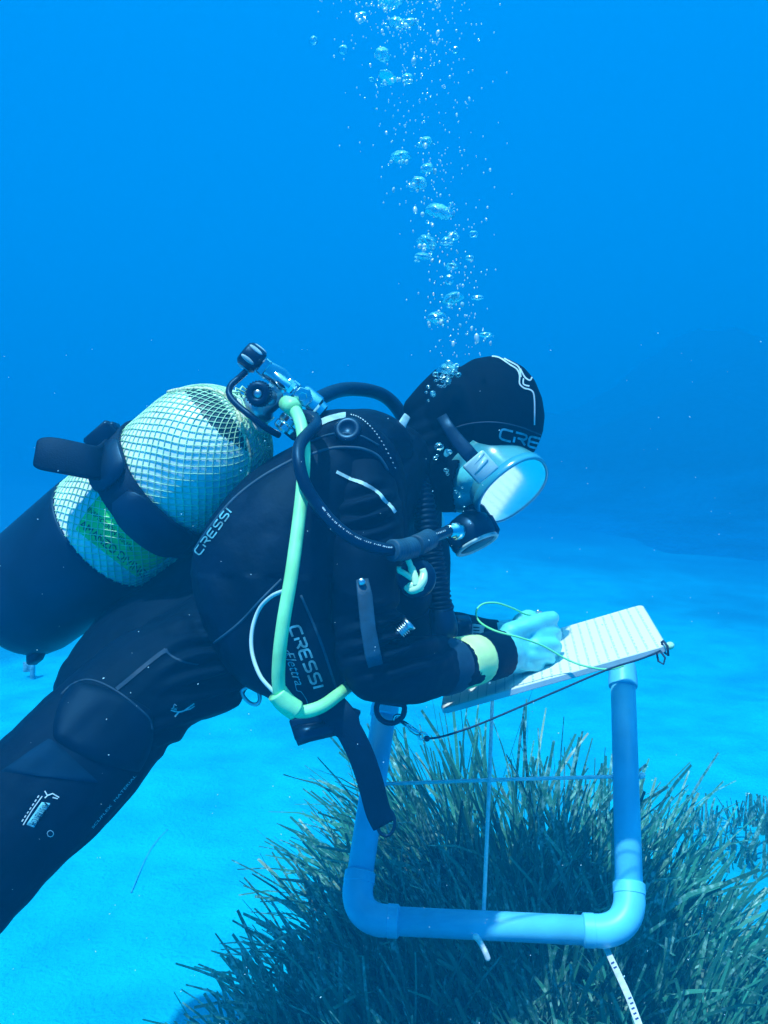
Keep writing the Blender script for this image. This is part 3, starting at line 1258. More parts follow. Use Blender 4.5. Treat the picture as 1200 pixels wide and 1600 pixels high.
# small diver emblem with fins
for pl, ww in (([(272, 1120), (278, 1113), (287, 1110), (295, 1104), (303, 1098)], 2.6), ([(287, 1110), (296, 1108), (303, 1103)], 2.0),
               ([(266, 1109), (276, 1112), (284, 1111)], 1.8), ([(270, 1104), (272, 1100), (275, 1102)], 1.4), ([(267, 1107), (270, 1105)], 1.2)):
    stroke_print(mb, pl, ww, 'body')
font_print(mb, 'fai', (268, 1108), (8, 2), (2, -8), 'body')
obj('emblem', mb, M_white, diver)

# ------------------------------------------------------------------ buoyancy jacket
jk = thing('buoyancy_jacket', 'black buoyancy jacket with printed side pocket worn by the diver', 'buoyancy jacket', P(430, 930, 1.12))
mb = MB()
mb.limb([(560, 702, 1.15, 58, 1.0), (500, 765, 1.13, 84, 1.0), (452, 830, 1.11, 110, .9), (416, 910, 1.085, 121, .75), (430, 1000, 1.07, 88, .8), (462, 1065, 1.07, 54, .9)])
mb.limb([(462, 1030, 1.06, 78, .6), (492, 1072, 1.07, 50, .8)])
mb.limb([(515, 690, 1.15, 54, 1.2), (560, 690, 1.17, 55, 1.2), (600, 705, 1.22, 48, 1.3), (622, 760, 1.24, 44, 1.2)])
# far side lobe
mb.limb([(600, 705, 1.32, 50, 1.0), (560, 800, 1.36, 78, .8), (520, 920, 1.36, 90, .7), (500, 1020, 1.34, 70, .7)])
# front of the chest
mb.limb([(608, 775, 1.26, 36, 1.8), (612, 850, 1.26, 36, 1.8), (628, 930, 1.27, 42, 1.6), (640, 1005, 1.26, 42, 1.4)])
# shoulder strap over the near shoulder, down the front
mb.limb([(552, 690, 1.11, 44, .8), (594, 730, 1.12, 34, .8), (608, 790, 1.15, 28, .8), (618, 870, 1.16, 30, .8), (640, 930, 1.17, 36, .8)])
vs, ns, fs = remesh(mb, 0.0038, 5)
for i, p in enumerate(vs):
    x, y, d = pix(p)
    a = 0.006 * noise.noise(Vector((p.x * 9, p.y * 7, p.z * 9))) + 0.0022 * noise.noise(p * 30)
    if y > 900 and x < 560:
        a += 0.003 * math.sin((x * .6 - y * .25) * .12 + 2 * noise.noise(p * 8))
    vs[i] = p + ns[i] * a
keep_bvh('jacket', vs, fs)
jb = obj('bladder', (vs, fs, []), M_nylon, jk)
mb = MB()
piping(mb, [(300, 866), (330, 822), (365, 780), (410, 745), (462, 716)], .0022, 'jacket')
piping(mb, [(480, 712), (520, 700), (560, 700), (590, 712), (606, 735)], .002, 'jacket')
piping(mb, [(330, 1008), (372, 975), (410, 935), (440, 905)], .0016, 'jacket')
piping(mb, [(520, 905), (528, 980), (535, 1040), (540, 1085)], .0022, 'jacket')
piping(mb, [(470, 930), (500, 1000), (520, 1060), (532, 1100)], .0016, 'jacket')
piping(mb, [(485, 690), (520, 678), (560, 680), (592, 696)], .0014, 'jacket')
obj('seam', mb, M_webgrey, jk)
mb = MB()
stroke_print(mb, spline([(490, 668), (510, 657), (538, 650), (562, 651)], 4), 9, ['jacket'], .0015)
obj('reflective_panel', mb, M_strap, jk)
mb = MB()
stroke_print(mb, spline([(525, 738), (550, 750), (580, 762), (603, 785), (616, 800)], 4), 5, ['jacket', 'body'], .002)
obj('shoulder_piping', mb, M_strap, jk)
mb = MB()
for k in range(20):
    t = k / 19
    x, y = 548 + 68 * t, 648 + 12 * t + 70 * t * t
    stroke_print(mb, [(x, y), (x + 1.6, y + 1.6)], 1.3, ['jacket', 'body'])
obj('stitching', mb, M_white, jk)
mb = MB()
h = hit(543, 670, 'jacket', 0)
if h:
    c, nrm = h
    mb.lathe(c - nrm * .002, nrm, [(0, .017), (.002, .0165), (.003, .014), (.0032, .009), (.002, .008), (.002, 0)], 32)
obj('dump_valve', mb, M_plas, jk)
mb = MB()
word(mb, 'CRESSI', (451, 981), (6.1, 15.1), (16.0, -4.0), 3.6, 'jacket', gap=.30, wid=.92)
obj('pocket_lettering', mb, M_print, jk)
mb = MB()
font_print(mb, 'Elettra', (443, 1018), (7.0, 19.5), (19, -7), 'jacket', shear=.45)
stroke_print(mb, spline([(446, 1016), (443, 1012), (452, 1020), (447, 1024)], 3), 1.2, 'jacket')
stroke_print(mb, spline([(461, 1066), (464, 1078), (470, 1080), (478, 1092), (480, 1099)], 3), 1.1, 'jacket')
obj('script_lettering', mb, M_print, jk)
mb = MB()
word(mb, 'CRESSI', (313, 868), (8.6, -11.6), (-8.5, -7.0), 2.2, ['jacket', 'body'], gap=.28, wid=.85)
obj('edge_lettering', mb, M_print, jk)

# dangling waist webbing and buckles
mb = MB()
pts = [tuple(p) for p in spline([(512, 1098, 1.04), (535, 1125, 1.03), (560, 1170, 1.03), (578, 1220, 1.035), (590, 1265, 1.045), (601, 1288, 1.05)], 5)]
mb.ribbon([P(*p) for p in pts], V(.93, -.35, .1), [.030 if i > 6 else .036 for i in range(len(pts))], .004)
stp = obj('waist_strap', mb, M_web, jk)
mb = MB()
ringp = [P(600 + 14 * math.cos(a * PI / 12) + 3, 1285 + 21 * math.sin(a * PI / 12), 1.05) for a in range(24)]
mb.tube(ringp, .0022, 8, closed=True)
obj('ring', mb, M_plas, stp)
mb = MB()
mb.box(P(497, 1132, 1.04), V(.030, -.006, 0), V(.004, .013, 0), V(0, 0, .007), .3)
mb.tube([P(463, 1150, 1.03), P(482, 1145, 1.03), P(522, 1137, 1.035)], [.0115, .0105, .0095], 16)
mb.box(P(535, 1122, 1.04), V(.016, .006, 0), V(-.006, .014, 0), V(0, 0, .005), .3)
obj('buckle', mb, M_plas, jk)


def ring_part(name, cx, cy, d, rx, ry, ang, r, mt, parent, flat_top=True):
    m = MB()
    ca, sa = math.cos(math.radians(ang)), math.sin(math.radians(ang))
    pts = []
    for k in range(28):
        t = 2 * PI * k / 28
        x, y = math.cos(t) * rx, math.sin(t) * ry
        if flat_top:
            y = max(y, -ry * .45)
        pts.append(P(cx + x * ca - y * sa, cy + x * sa + y * ca, d))
    m.tube(pts, r, 8, closed=True)
    return obj(name, m, mt, parent)


ring_part('d_ring', 391, 1082, 1.06, 12, 21, -32, .0024, M_steel, jk)
ring_part('d_ring', 610, 1108, 1.10, 22, 22, 8, .0036, M_plas, jk)
# hanging chest strap
mb = MB()
mb.ribbon([P(566, 905, 1.0), P(570, 930, .995), P(575, 980, .99), P(582, 1020, .99), (P(587, 1040, .992))], V(1, -.1, .2), [.014, .017, .017, .018, .017], .003)
hs = obj('chest_strap', mb, M_webgrey, jk)
mb = MB()
mb.ellipsoid(P(565, 909, .994), V(.0045, 0, 0), V(0, .0045, 0), V(0, 0, .003), 14, 8)
obj('rivet', mb, M_steel, hs)
# chest D-ring strap at the far side
mb = MB()
mb.ribbon([P(681, 955, 1.2), P(690, 962, 1.185), P(700, 955, 1.185), P(705, 943, 1.2)], V(.3, .9, 0), .014, .004)
obj('chest_loop', mb, M_webgrey, jk)
mb = MB()
mb.tube([P(674, 934, 1.195), P(677, 943, 1.19), P(681, 953, 1.19)], [.0045, .0035, .002], 8)
obj('webbing_keeper', mb, M_strap, jk)

# corrugated inflator hose hanging from the far shoulder
mb = MB()
sp = spline([(648, 735, 1.22), (662, 785, 1.205), (672, 850, 1.195), (683, 910, 1.19), (691, 962, 1.19)], 32)
pts, rr = [], []
for i, p in enumerate(sp):
    pts.append(P(*p))
    rr.append(.0150 + (.0010 if i % 4 < 2 else -.0010))
mb.tube(pts, rr, 20)
obj('inflator_hose', mb, mat('corrugated_rubber', (0.0008, 0.005, 0.018), 0.55, spec=0.25, noise_sc=30), jk)
mb = MB()
mb.limb([(690, 960, 1.19, 20, 1), (694, 985, 1.19, 22, 1), (690, 1005, 1.195, 17, 1)], seg=16)
obj('inflator_head', mb, M_plas, jk)

# ------------------------------------------------------------------ cylinder
A_T, A_B = P(394, 646, 1.17), P(22, 950, 1.31)
AX = (A_T - A_B).normalized()
TL = (A_T - A_B).length
TR = 0.091
tank = thing('scuba_cylinder', 'white scuba cylinder in green net with black boot on the diver\'s back', 'scuba cylinder', A_B + AX * TL * .5)
REF = (-FWD - AX * (-FWD).dot(AX)).normalized()          # towards the viewer
SIDE = AX.cross(REF)


def h_at(px, py, r):
    """Height along the cylinder where its near side passes the photo point."""
    best = None
    for k in range(0, 400):
        h_ = TL * k / 400
        x_, y_, d_ = pix(A_B + AX * h_ + REF * r)
        e_ = math.hypot(x_ - px, y_ - py)
        if best is None or e_ < best[0]:
            best = (e_, h_)
    return best[1]


# profile of the shell by arc length: straight wall, then an elliptical shoulder up to the neck
DOME, PHI = 0.095, math.acos(0.026 / TR)
PROF = [(0.0, .068), (.008, .080), (.03, .0872), (.08, .0905), (.11, TR), (TL - DOME, TR)]
WALL = 5                                            # index of the wall's upper end
for k_ in range(1, 25):
    f_ = PHI * k_ / 24
    PROF.append((TL - DOME + DOME * math.sin(f_) / math.sin(PHI), TR * math.cos(f_)))
ARC = [0.0]
for p_, q_ in zip(PROF, PROF[1:]):
    ARC.append(ARC[-1] + math.hypot(q_[0] - p_[0], q_[1] - p_[1]))


def tank_s(s_, a, off=0.0):
    """Point of the shell at arc length s_ from the base and angle a, lifted off by off."""
    for j in range(len(ARC) - 1):
        if s_ <= ARC[j + 1] or j == len(ARC) - 2:
            t = min(1, (s_ - ARC[j]) / (ARC[j + 1] - ARC[j]))
            (h0_, r0_), (h1_, r1_) = PROF[j], PROF[j + 1]
            q = math.hypot(h1_ - h0_, r1_ - r0_)
            h, r = h0_ + (h1_ - h0_) * t + off * (r0_ - r1_) / q, r0_ + (r1_ - r0_) * t + off * (h1_ - h0_) / q
            return A_B + AX * h + (REF * math.cos(a) + SIDE * math.sin(a)) * r


def tank_mat():
    m = bpy.data.materials.new('cylinder_paint')
    m.use_nodes = True
    n, l = m.node_tree.nodes, m.node_tree.links
    b = n['Principled BSDF']
    b.inputs['Roughness'].default_value = 0.38
    t = n.new('ShaderNodeTexCoord')
    z = n.new('ShaderNodeTexNoise')
    z.inputs['Scale'].default_value = 22
    z.inputs['Detail'].default_value = 6
    l.new(t.outputs['Object'], z.inputs['Vector'])
    r = n.new('ShaderNodeValToRGB')
    r.color_ramp.elements[0].position = .3
    r.color_ramp.elements[1].position = .65
    r.color_ramp.elements[0].color = (0.62, 0.76, 0.84, 1)
    r.color_ramp.elements[1].color = (0.93, 0.95, 0.95, 1)
    l.new(z.outputs['Fac'], r.inputs[0])
    l.new(r.outputs[0], b.inputs['Base Color'])
    return m


M_tankw = tank_mat()
M_tankb = mat('shoulder_black', (0.02, 0.06, 0.08), 0.4, noise_sc=30)
mb = MB()
NS = 128
ss_ = [ARC[WALL] * k / 40 for k in range(41)] + [ARC[WALL] + (ARC[-1] - ARC[WALL]) * k / 40 for k in range(1, 41)]
rings = [[tank_s(q, 2 * PI * k / NS) for k in range(NS)] for q in ss_]
for r in rings:
    mb.v += r
BLK = [(286, 606), (322, 604), (350, 632), (374, 672), (396, 712), (380, 702), (346, 680), (318, 652)]
for j in range(len(ss_) - 1):
    for k in range(NS):
        k2 = (k + 1) % NS
        c_ = (mb.v[j * NS + k] + mb.v[(j + 1) * NS + k2]) / 2
        x_, y_, d_ = pix(c_)
        # black wedge of the quartered shoulder paint, once on each side
        mb.cur = 1 if inside(x_, y_, BLK) and ss_[j] > ARC[WALL] - .05 else 0
        mb.face(j * NS + k, j * NS + k2, (j + 1) * NS + k2, (j + 1) * NS + k)
mb.cur = 0
mb.face(*[(len(ss_) - 1) * NS + k for k in range(NS)])
mb.face(*[k for k in range(NS)][::-1])
cyl = obj('cylinder', mb, [M_tankw, M_tankb], tank)
keep_bvh('tank', mb.v, mb.f)
# boot
mb = MB()
BL = h_at(122, 867, .094)
prof = [(-.012, .0), (-.012, .060), (-.006, .076), (.006, .0850), (.03, .0912), (.08, .0938), (BL - .012, .0945), (BL - .003, .0945), (BL, .0932), (BL, .090)]
mb.lathe(A_B, AX, prof, 64, ref=REF)
bt = obj('boot', mb, M_boot, tank)
keep_bvh('boot', mb.v, mb.f)
for a in (0.45, 1.35, -0.5, 2.4):
    mb = MB()
    c = A_B + AX * .008 + (REF * math.cos(a + .75) + SIDE * math.sin(a + .75)) * .083
    dd = (REF * math.cos(a + .75) + SIDE * math.sin(a + .75))
    mb.box(c, dd * .010 - AX * .006, AX * .012, dd.cross(AX) * .012, .4)
    obj('boot_lug', mb, M_boot, tank)
# sticker with inspection text
mb = MB()
patch(mb, [(150, 766), (282, 868), (216, 908), (110, 826)], 'tank', .0004, 20, .12, .0004)
obj('sticker', mb, M_stick, tank)
keep_bvh('sticker', mb.v, mb.f)
mb = MB()
font_print(mb, 'AMANZO DIVING', (123, 822), (12.6, 10.2), (10.0, -15.5), ['sticker', 'tank'], .0006)
font_print(mb, 'INSPECCION VISUAL', (136, 797), (7.6, 6.9), (6, -8.5), ['sticker', 'tank'], .0006)
obj('sticker_text', mb, M_dark_ink, bpy.data.objects['sticker'])
# net: diamond mesh of twisted cords over the whole cylinder
mb = MB()
NC = 44
for s in (1, -1):
    for c in range(NC):
        pts = []
        q, a = BL - .004, 2 * PI * c / NC
        while q < ARC[-1] - .004:
            pts.append(tank_s(q, a + .035 * noise.noise(Vector((q * 16, a * 2.2, s * 3))), .0012))
            q += .006
            a += s * .006 / TR * 1.0
        mb.tube(pts, .0007, 4, cap=False)
obj('net', mb, M_net, tank)
mb = MB()
for k in range(9):
    pts = [A_B + AX * (TL - .02 + .006 * math.sin(j * 1.3 + k) + .003 * k) + (REF * math.cos(j * .3) + SIDE * math.sin(j * .3)) * (.033 + .006 * math.sin(j * 2.1 + k * 1.7)) for j in range(21)]
    mb.tube(pts, .0013, 5, closed=True)
obj('net_gather', mb, M_net, tank)
mb = MB()
piping(mb, [(262, 616), (282, 611), (320, 610), (347, 618), (364, 634), (373, 655), (382, 685), (389, 712), (387, 735), (376, 757), (362, 774)], .0026, 'tank', .0022)
keepcord = obj('drawcord', mb, M_cord, tank)
# cam band with tail
mb = MB()
BH = h_at(206, 790, TR)
ring = []
NB = 72
for k in range(NB):
    a = 2 * PI * k / NB
    o_ = A_B + (REF * math.cos(a) + SIDE * math.sin(a)) * (TR + .0022)
    ring.append([o_ + AX * (BH - .027), o_ + AX * (BH + .027), o_ + AX * (BH + .0265) + (REF * math.cos(a) + SIDE * math.sin(a)) * .004,
                 o_ + AX * (BH - .0265) + (REF * math.cos(a) + SIDE * math.sin(a)) * .004])
mb.ring_tube(ring, closed=True)
obj('cam_band', sharp and mb, M_web, tank)
keep_bvh('band', mb.v, mb.f)
mb = MB()
for (a0, a1, ww) in ((-.9, -.25, .032), (-.05, 1.15, .030)):
    ring = []
    for k in range(16):
        a = a0 + (a1 - a0) * k / 15
        dr = REF * math.cos(a) + SIDE * math.sin(a)
        hh = ww * (1 - .5 * abs(2 * k / 15 - 1) ** 5)
        o_ = A_B + AX * BH + dr * (TR + .0065)
        ring.append([o_ - AX * hh, o_ + AX * hh, o_ + AX * hh * .9 + dr * .005, o_ - AX * hh * .9 + dr * .005])
    mb.ring_tube(ring)
obj('grip_pad', mb, M_rub, tank)
mb = MB()
sp = spline([(176, 700, 1.2), (160, 722, 1.15), (142, 722, 1.13), (112, 716, 1.12), (80, 710, 1.115), (56, 708, 1.115)], 6)
m_ = len(sp)
mb.ribbon([P(*p) for p in sp], V(.1, 1, -.25), [.045 - .012 * (abs(2 * i / (m_ - 1) - 1) ** 6) for i in range(m_)], .007)
obj('band_tail', mb, M_web, tank)
mb = MB()
mb.box(P(166, 690, 1.185), V(.016, -.014, 0), V(.012, .015, .004), V(0, 0, .012), .25)
mb.box(P(176, 675, 1.19), V(.008, -.004, 0), V(.003, .010, 0), V(0, 0, .014), .25)
obj('buckle', mb, M_plas, tank)
# valve
mb = MB()
vc = A_B + AX * TL
mb.lathe(vc, AX, [(-.02, .02), (.0, .020), (.004, .022), (.018, .022), (.022, .017), (.055, .016), (.06, .014), (.062, 0)], 28)
vd = (P(395, 618, 1.09) - P(394, 628, 1.13)).normalized()
mb.tube([vc + AX * .035, P(405, 616, 1.085)], .011, 16)
obj('valve', mb, M_steel, tank)
mb = MB()
kc = P(407, 616, 1.085)
kn = (CAM - kc).normalized() + V(-.25, -.05, 0)
mb.lathe(kc, kn, [(-.006, .005), (-.006, .0135), (.002, .015), (.012, .015), (.016, .013), (.0165, .007), (.013, .006), (.013, 0)], 40)
kn_ = obj('valve_knob', mb, M_rub, tank)
mb = MB()
for k in range(26):
    a = 2 * PI * k / 26
    o1 = kn.normalized().orthogonal().normalized()
    o2 = kn.normalized().cross(o1)
    c = kc + (o1 * math.cos(a) + o2 * math.sin(a)) * .0152 + kn.normalized() * .006
    mb.tube([c - kn.normalized() * .005, c + kn.normalized() * .006], .0011, 5)
obj('grip_ridge', mb, M_rub, kn_)
mb = MB()
mb.lathe(kc + kn.normalized() * .0135, kn, [(0, .0062), (.002, .0058), (.0022, 0)], 20)
obj('knob_screw', mb, M_steel, kn_)
# rubber lanyard from neck to regulator
mb = MB()
mb.tube([P(*p) for p in spline([(385, 580, 1.11), (372, 592, 1.11), (361, 602, 1.105), (358, 616, 1.1), (370, 632, 1.09), (392, 650, 1.08), (415, 668, 1.085), (436, 680, 1.1)], 6)], .0042, 10)
obj('dust_cap_strap', mb, M_rub, tank)

# ------------------------------------------------------------------ regulator
rg = thing('scuba_regulator', 'chrome regulator with black and yellow hoses between cylinder and diver\'s mouth', 'regulator', P(450, 615, 1.12))
fs_ = MB()
ya, yb = P(402, 566, 1.115), P(470, 622, 1.125)
yd = (yb - ya).normalized()
yn = V(.64, -.77, 0)
# yoke: two bars and a bridge
for k in (-1, 1):
    o_ = FWD * (.016 * k)
    fs_.ribbon([ya + yd * .014 + o_, ya + yd * .035 + o_ + yn * .003, ya + yd * .062 + o_], yn, [.020, .024, .020], .008)
fs_.box(ya + yd * .014, FWD * .021, yn * .011, yd * .005, .3)
fs_.box(ya + yd * .058, FWD * .021, yn * .012, yd * .006, .3)
yk = sharp(obj('yoke', fs_, M_metal, rg))
fs_ = MB()
fs_.lathe(ya - yd * .022, yd, [(0, .004), (.0, .013), (.004, .0165), (.021, .0165), (.026, .014), (.026, .006), (.044, .006)], 30)
ykn = obj('yoke_knob', fs_, M_rub, rg)
fs_ = MB()
for k in range(6):
    a = 2 * PI * k / 6 + .35
    o1 = FWD
    o2 = yd.cross(o1).normalized()
    dr = o1 * math.cos(a) + o2 * math.sin(a)
    c = ya - yd * .008 + dr * .0162
    fs_.ellipsoid(c, yd * .010, dr.cross(yd) * .0032, dr * .0022, 12, 8)
obj('knob_ridge', fs_, M_strap, ykn)
fs_ = MB()
c1 = ya + yd * .066
fs_.lathe(c1, yd, [(0, .010), (0, .017), (.003, .019), (.026, .019), (.029, .016), (.036, .0155), (.038, .012), (.038, 0)], 30)
fs_.lathe(c1 + yd * .016 - yn * .015, -yn, [(0, .016), (.004, .018), (.010, .018), (.012, .0165), (.014, .018), (.020, .018), (.022, .0165), (.024, .018), (.030, .018), (.033, .015), (.034, 0)], 30)
fs_.lathe(P(473, 620, 1.105), (CAM - P(473, 620, 1.105)), [(0, .013), (.006, .013), (.008, .0115), (.0085, .006), (.0065, .005), (.0065, 0)], 6)
fs_.lathe(P(446, 598, 1.105), yd, [(0, .006), (.002, .009), (.012, .009), (.014, .007), (.014, 0)], 6)
fs_.tube([P(430, 585, 1.105), P(443, 599, 1.1), P(452, 606, 1.1)], [.006, .008, .0065], 12)
fst = sharp(obj('first_stage', fs_, M_metal, rg))


def hose(name, pts, r, mt, parent, n=8, seg=14):
    m = MB()
    m.tube([P(*p) for p in spline(pts, n)], r, seg)
    keep_bvh(name, m.v, m.f)
    return obj(name, m, mt, parent)


hy = hose('yellow_hose', [(452, 634, 1.075), (460, 640, 1.06), (470, 662, 1.04), (475, 700, 1.02), (473, 755, 1.005), (466, 820, .985), (455, 900, .965), (443, 970, .96), (436, 1030, .965), (436, 1075, .975), (447, 1102, .985), (470, 1112, .99), (500, 1105, 1.0), (528, 1086, 1.035), (552, 1066, 1.10)],
          .0075, M_hoseY, rg)
mb = MB()
mb.tube([P(446, 630, 1.075), P(455, 634, 1.065), P(461, 641, 1.058)], [.0095, .011, .010], 16)
obj('hose_end', mb, M_hoseY, hy)
mb = MB()
mb.tube([P(*p) for p in spline([(433, 1082, .977), (446, 1098, .98), (462, 1110, .985)], 5)], .0118, 18)
obj('hose_sleeve', mb, M_hoseY, hy)
hb = hose('black_hose', [(470, 648, 1.1), (488, 652, 1.085), (494, 663, 1.065), (482, 676, 1.03), (468, 696, 1.005), (467, 722, .99), (476, 755, .985), (497, 790, .985), (525, 822, .985), (560, 846, .99), (600, 858, 1.0), (640, 857, 1.03), (668, 843, 1.07), (695, 832, 1.12), (706, 829, 1.14)],
          .0072, M_rub, rg)
mb = MB()
for k in range(46):
    t = k / 45
    sp = spline([(503, 792), (525, 817), (560, 841), (600, 853.5), (612, 855)], 14)
    x, y = sp[min(len(sp) - 1, int(t * (len(sp) - 1)))]
    stroke_print(mb, [(x, y), (x + 1.0, y + .8)], 2.2 if k % 5 else .6, 'black_hose', .0005)
obj('hose_print', mb, M_white, hb)
mb = MB()
for k in range(10):
    stroke_print(mb, [(671 + k * 2.6, 838 - k * .95), (672.2 + k * 2.6, 837.6 - k * .95)], 2.2, 'black_hose', .0005)
obj('hose_print', mb, M_white, hb)
for pts, r in ((((612, 860, 1.005), (630, 859, 1.02), (645, 855, 1.035)), .0125), (((649, 853, 1.04), (660, 848, 1.055), (671, 842, 1.075)), .0125)):
    mb = MB()
    sp = spline(pts, 14)
    mb.tube([P(*p) for p in sp], [r * (.86 if i in (0, len(sp) - 1) else 1 + (.03 if i % 3 else -.02)) for i in range(len(sp))], 20)
    obj('hose_sleeve', mb, M_webgrey, hb)
mb = MB()
c, e = P(700, 831, 1.13), P(727, 829, 1.175)
dd = (e - c).normalized()
mb.lathe(c, dd, [(0, .006), (0, .0085), (.012, .0085), (.013, .010), (.015, .0115), (.028, .0115), (.030, .009), (.032, 0)], 24)
obj('swivel_fitting', mb, M_metal, hb)
hose('hose_behind', [(478, 640, 1.18), (500, 622, 1.24), (535, 609, 1.3), (575, 610, 1.34), (605, 622, 1.37), (628, 650, 1.38), (640, 690, 1.38)], .0105, M_rub, rg)
hose('gauge_cable', [(444, 923, .967), (424, 932, .985), (405, 952, 1.0), (394, 985, 1.0), (394, 1020, .995), (406, 1055, .985), (424, 1077, .98), (436, 1088, .98)], .0023, M_cable, rg, 8, 10)

# second stage held in the mouth
ss = MB()
sc_ = P(738, 836, 1.235)
sn = V(.42, .86, -.28).normalized()
su = V(.90, -.44, 0)
su = (su - sn * su.dot(sn)).normalized()
ss.lathe(sc_ - sn * .022, sn, [(-.010, .010), (-.006, .022), (.004, .031), (.016, .0345), (.030, .0345), (.036, .032)], 36, ref=su)
ss.limb([(742, 806, 1.245, 20, .9), (738, 822, 1.24, 26, 1.0)], seg=18)
ss.box(P(762, 822, 1.235), su * .012, sn * .016, FWD * .014, .4)
ss.box(P(712, 836, 1.225), su * .014, sn * .018, FWD * .016, .4)
s2 = obj('second_stage', ss, M_plas, rg)
ss = MB()
ss.lathe(sc_ + sn * .013, sn, [(0, .0325), (.003, .0328), (.0045, .031), (.0045, .0275), (.002, .0265)], 36, ref=su)
obj('cover_ring', ss, M_strap, s2)
ss = MB()
ss.lathe(sc_ + sn * .0135, sn, [(0, .027), (.002, .026), (.0035, .016), (.004, .0)], 36, ref=su)
obj('purge_cover', ss, M_rub, s2)

# ------------------------------------------------------------------ small gear clipped to the chest
ck = thing('octopus_clip', 'pale green anchor-shaped hose clip on the diver\'s chest', 'clip', P(645, 898, 1.07))
mb = MB()
D = 1.025
mb.tube([P(*p) for p in spline([(637, 873, D), (643, 888, D), (648, 902, D - .004), (650, 915, D - .006)], 5)], [.0035] * 5 + [.0045] * 11, 10)
mb.tube([P(*p) for p in spline([(634, 917, D), (642, 922, D - .004), (652, 919, D - .006), (660, 908, D - .004), (662, 897, D), (660, 889, D)], 5)], [.0035 + .002 * math.sin(PI * i / 25) for i in range(26)], 10)
mb.tube([P(*p) for p in spline([(623, 891, D), (632, 896, D - .002), (644, 904, D - .004)], 5)], .0034, 10)
mb.ellipsoid(P(649, 917, D - .005), V(.010, .002, 0), V(-.001, .006, 0), V(0, 0, .004), 14, 8)
mb.tube([P(620, 889, D), P(627, 889, D)], .003, 8)
mb.tube([P(634, 872, D), P(641, 873, D)], .003, 8)
obj('anchor', mb, M_anchor, ck)
mb = MB()
mb.lathe(P(650, 903, 1.05), CAM - P(650, 903, 1.05), [(0, .022), (.004, .024), (.010, .022), (.012, .016), (.0125, 0)], 30)
obj('holder', mb, M_rub, ck)

wh = thing('inflator_nozzle', 'small ribbed silver nozzle on the diver\'s chest beside the elbow', 'nozzle', P(627, 985, 1.04))
mb = MB()
n0, n1 = P(609, 1002, 1.035), P(640, 974, 1.035)
nd = (n1 - n0).normalized()
LN = (n1 - n0).length
prof = [(0, .001), (.004, .004), (.014, .005)]
for k in range(6):
    h = .015 + k * .0028
    prof += [(h, .0055), (h + .0006, .0078), (h + .0014, .0078), (h + .002, .0055)]
prof += [(LN - .004, .006), (LN - .003, .009), (LN + .001, .009), (LN + .0015, .002)]
mb.lathe(n0, nd, prof, 18)
obj('nozzle_body', mb, M_steel, wh)
mb = MB()
mb.tube([P(609, 1002, 1.045), P(600, 1008, 1.06)], .003, 8)
obj('nozzle_tip', mb, M_plas, wh)

# ------------------------------------------------------------------ writing slate
FR, FL, BR = P(1042, 1008, 1.15), P(688, 1108, 1.205), P(1000, 945, 1.362)
ex = (FR - FL).normalized()
ey = (BR - FR)
ey = (ey - ex * ey.dot(ex)).normalized()
ez = ex.cross(ey)
SL, SW, ST = (FR - FL).length, (BR - FR).length, .009
slate = thing('writing_slate', 'white ruled plastic writing slate resting on the far corner of pipe frame', 'slate', FL + ex * SL / 2 + ey * SW / 2)


def slate_mat():
    m = bpy.data.materials.new('slate_white')
    m.use_nodes = True
    n, l = m.node_tree.nodes, m.node_tree.links
    b = n['Principled BSDF']
    b.inputs['Roughness'].default_value = 0.45
    u = n.new('ShaderNodeUVMap')
    s = n.new('ShaderNodeSeparateXYZ')
    l.new(u.outputs[0], s.inputs[0])

    def math_(op, a, bb=None, c=None):
        q = n.new('ShaderNodeMath')
        q.operation = op
        for i, x in enumerate((a, bb, c)):
            if x is None:
                continue
            if isinstance(x, (int, float)):
                q.inputs[i].default_value = x
            else:
                l.new(x, q.inputs[i])
        return q.outputs[0]
    fr = math_('FRACT', math_('MULTIPLY', s.outputs['X'], 24.0))
    line = math_('LESS_THAN', fr, 0.10)
    # handwriting: broken dark marks along the ruled rows
    cmb = n.new('ShaderNodeCombineXYZ')
    l.new(math_('FLOOR', math_('MULTIPLY', s.outputs['X'], 24.0)), cmb.inputs['X'])
    l.new(math_('MULTIPLY', s.outputs['Y'], 28.0), cmb.inputs['Y'])
    nz = n.new('ShaderNodeTexNoise')
    nz.inputs['Scale'].default_value = 1.0
    nz.inputs['Detail'].default_value = 3
    l.new(cmb.outputs[0], nz.inputs['Vector'])
    wr = math_('GREATER_THAN', nz.outputs['Fac'], 0.49)
    wz = math_('MULTIPLY', math_('GREATER_THAN', fr, 0.10), math_('LESS_THAN', fr, 0.24))
    rt = math_('GREATER_THAN', s.outputs['X'], 0.42)
    ink = math_('MAXIMUM', math_('MULTIPLY', line, 0.5), math_('MULTIPLY', math_('MULTIPLY', wr, wz), math_('MULTIPLY', rt, 0.6)))
    mx = n.new('ShaderNodeMix')
    mx.data_type = 'RGBA'
    l.new(ink, mx.inputs['Factor'])
    mx.inputs['A'].default_value = (0.80, 0.82, 0.82, 1)
    mx.inputs['B'].default_value = (0.16, 0.30, 0.36, 1)
    l.new(mx.outputs['Result'], b.inputs['Base Color'])
    return m


M_slate_top = slate_mat()
M_slate = mat('slate_edge', (0.42, 0.56, 0.64), 0.45, noise_sc=30, noise_amt=0.1)


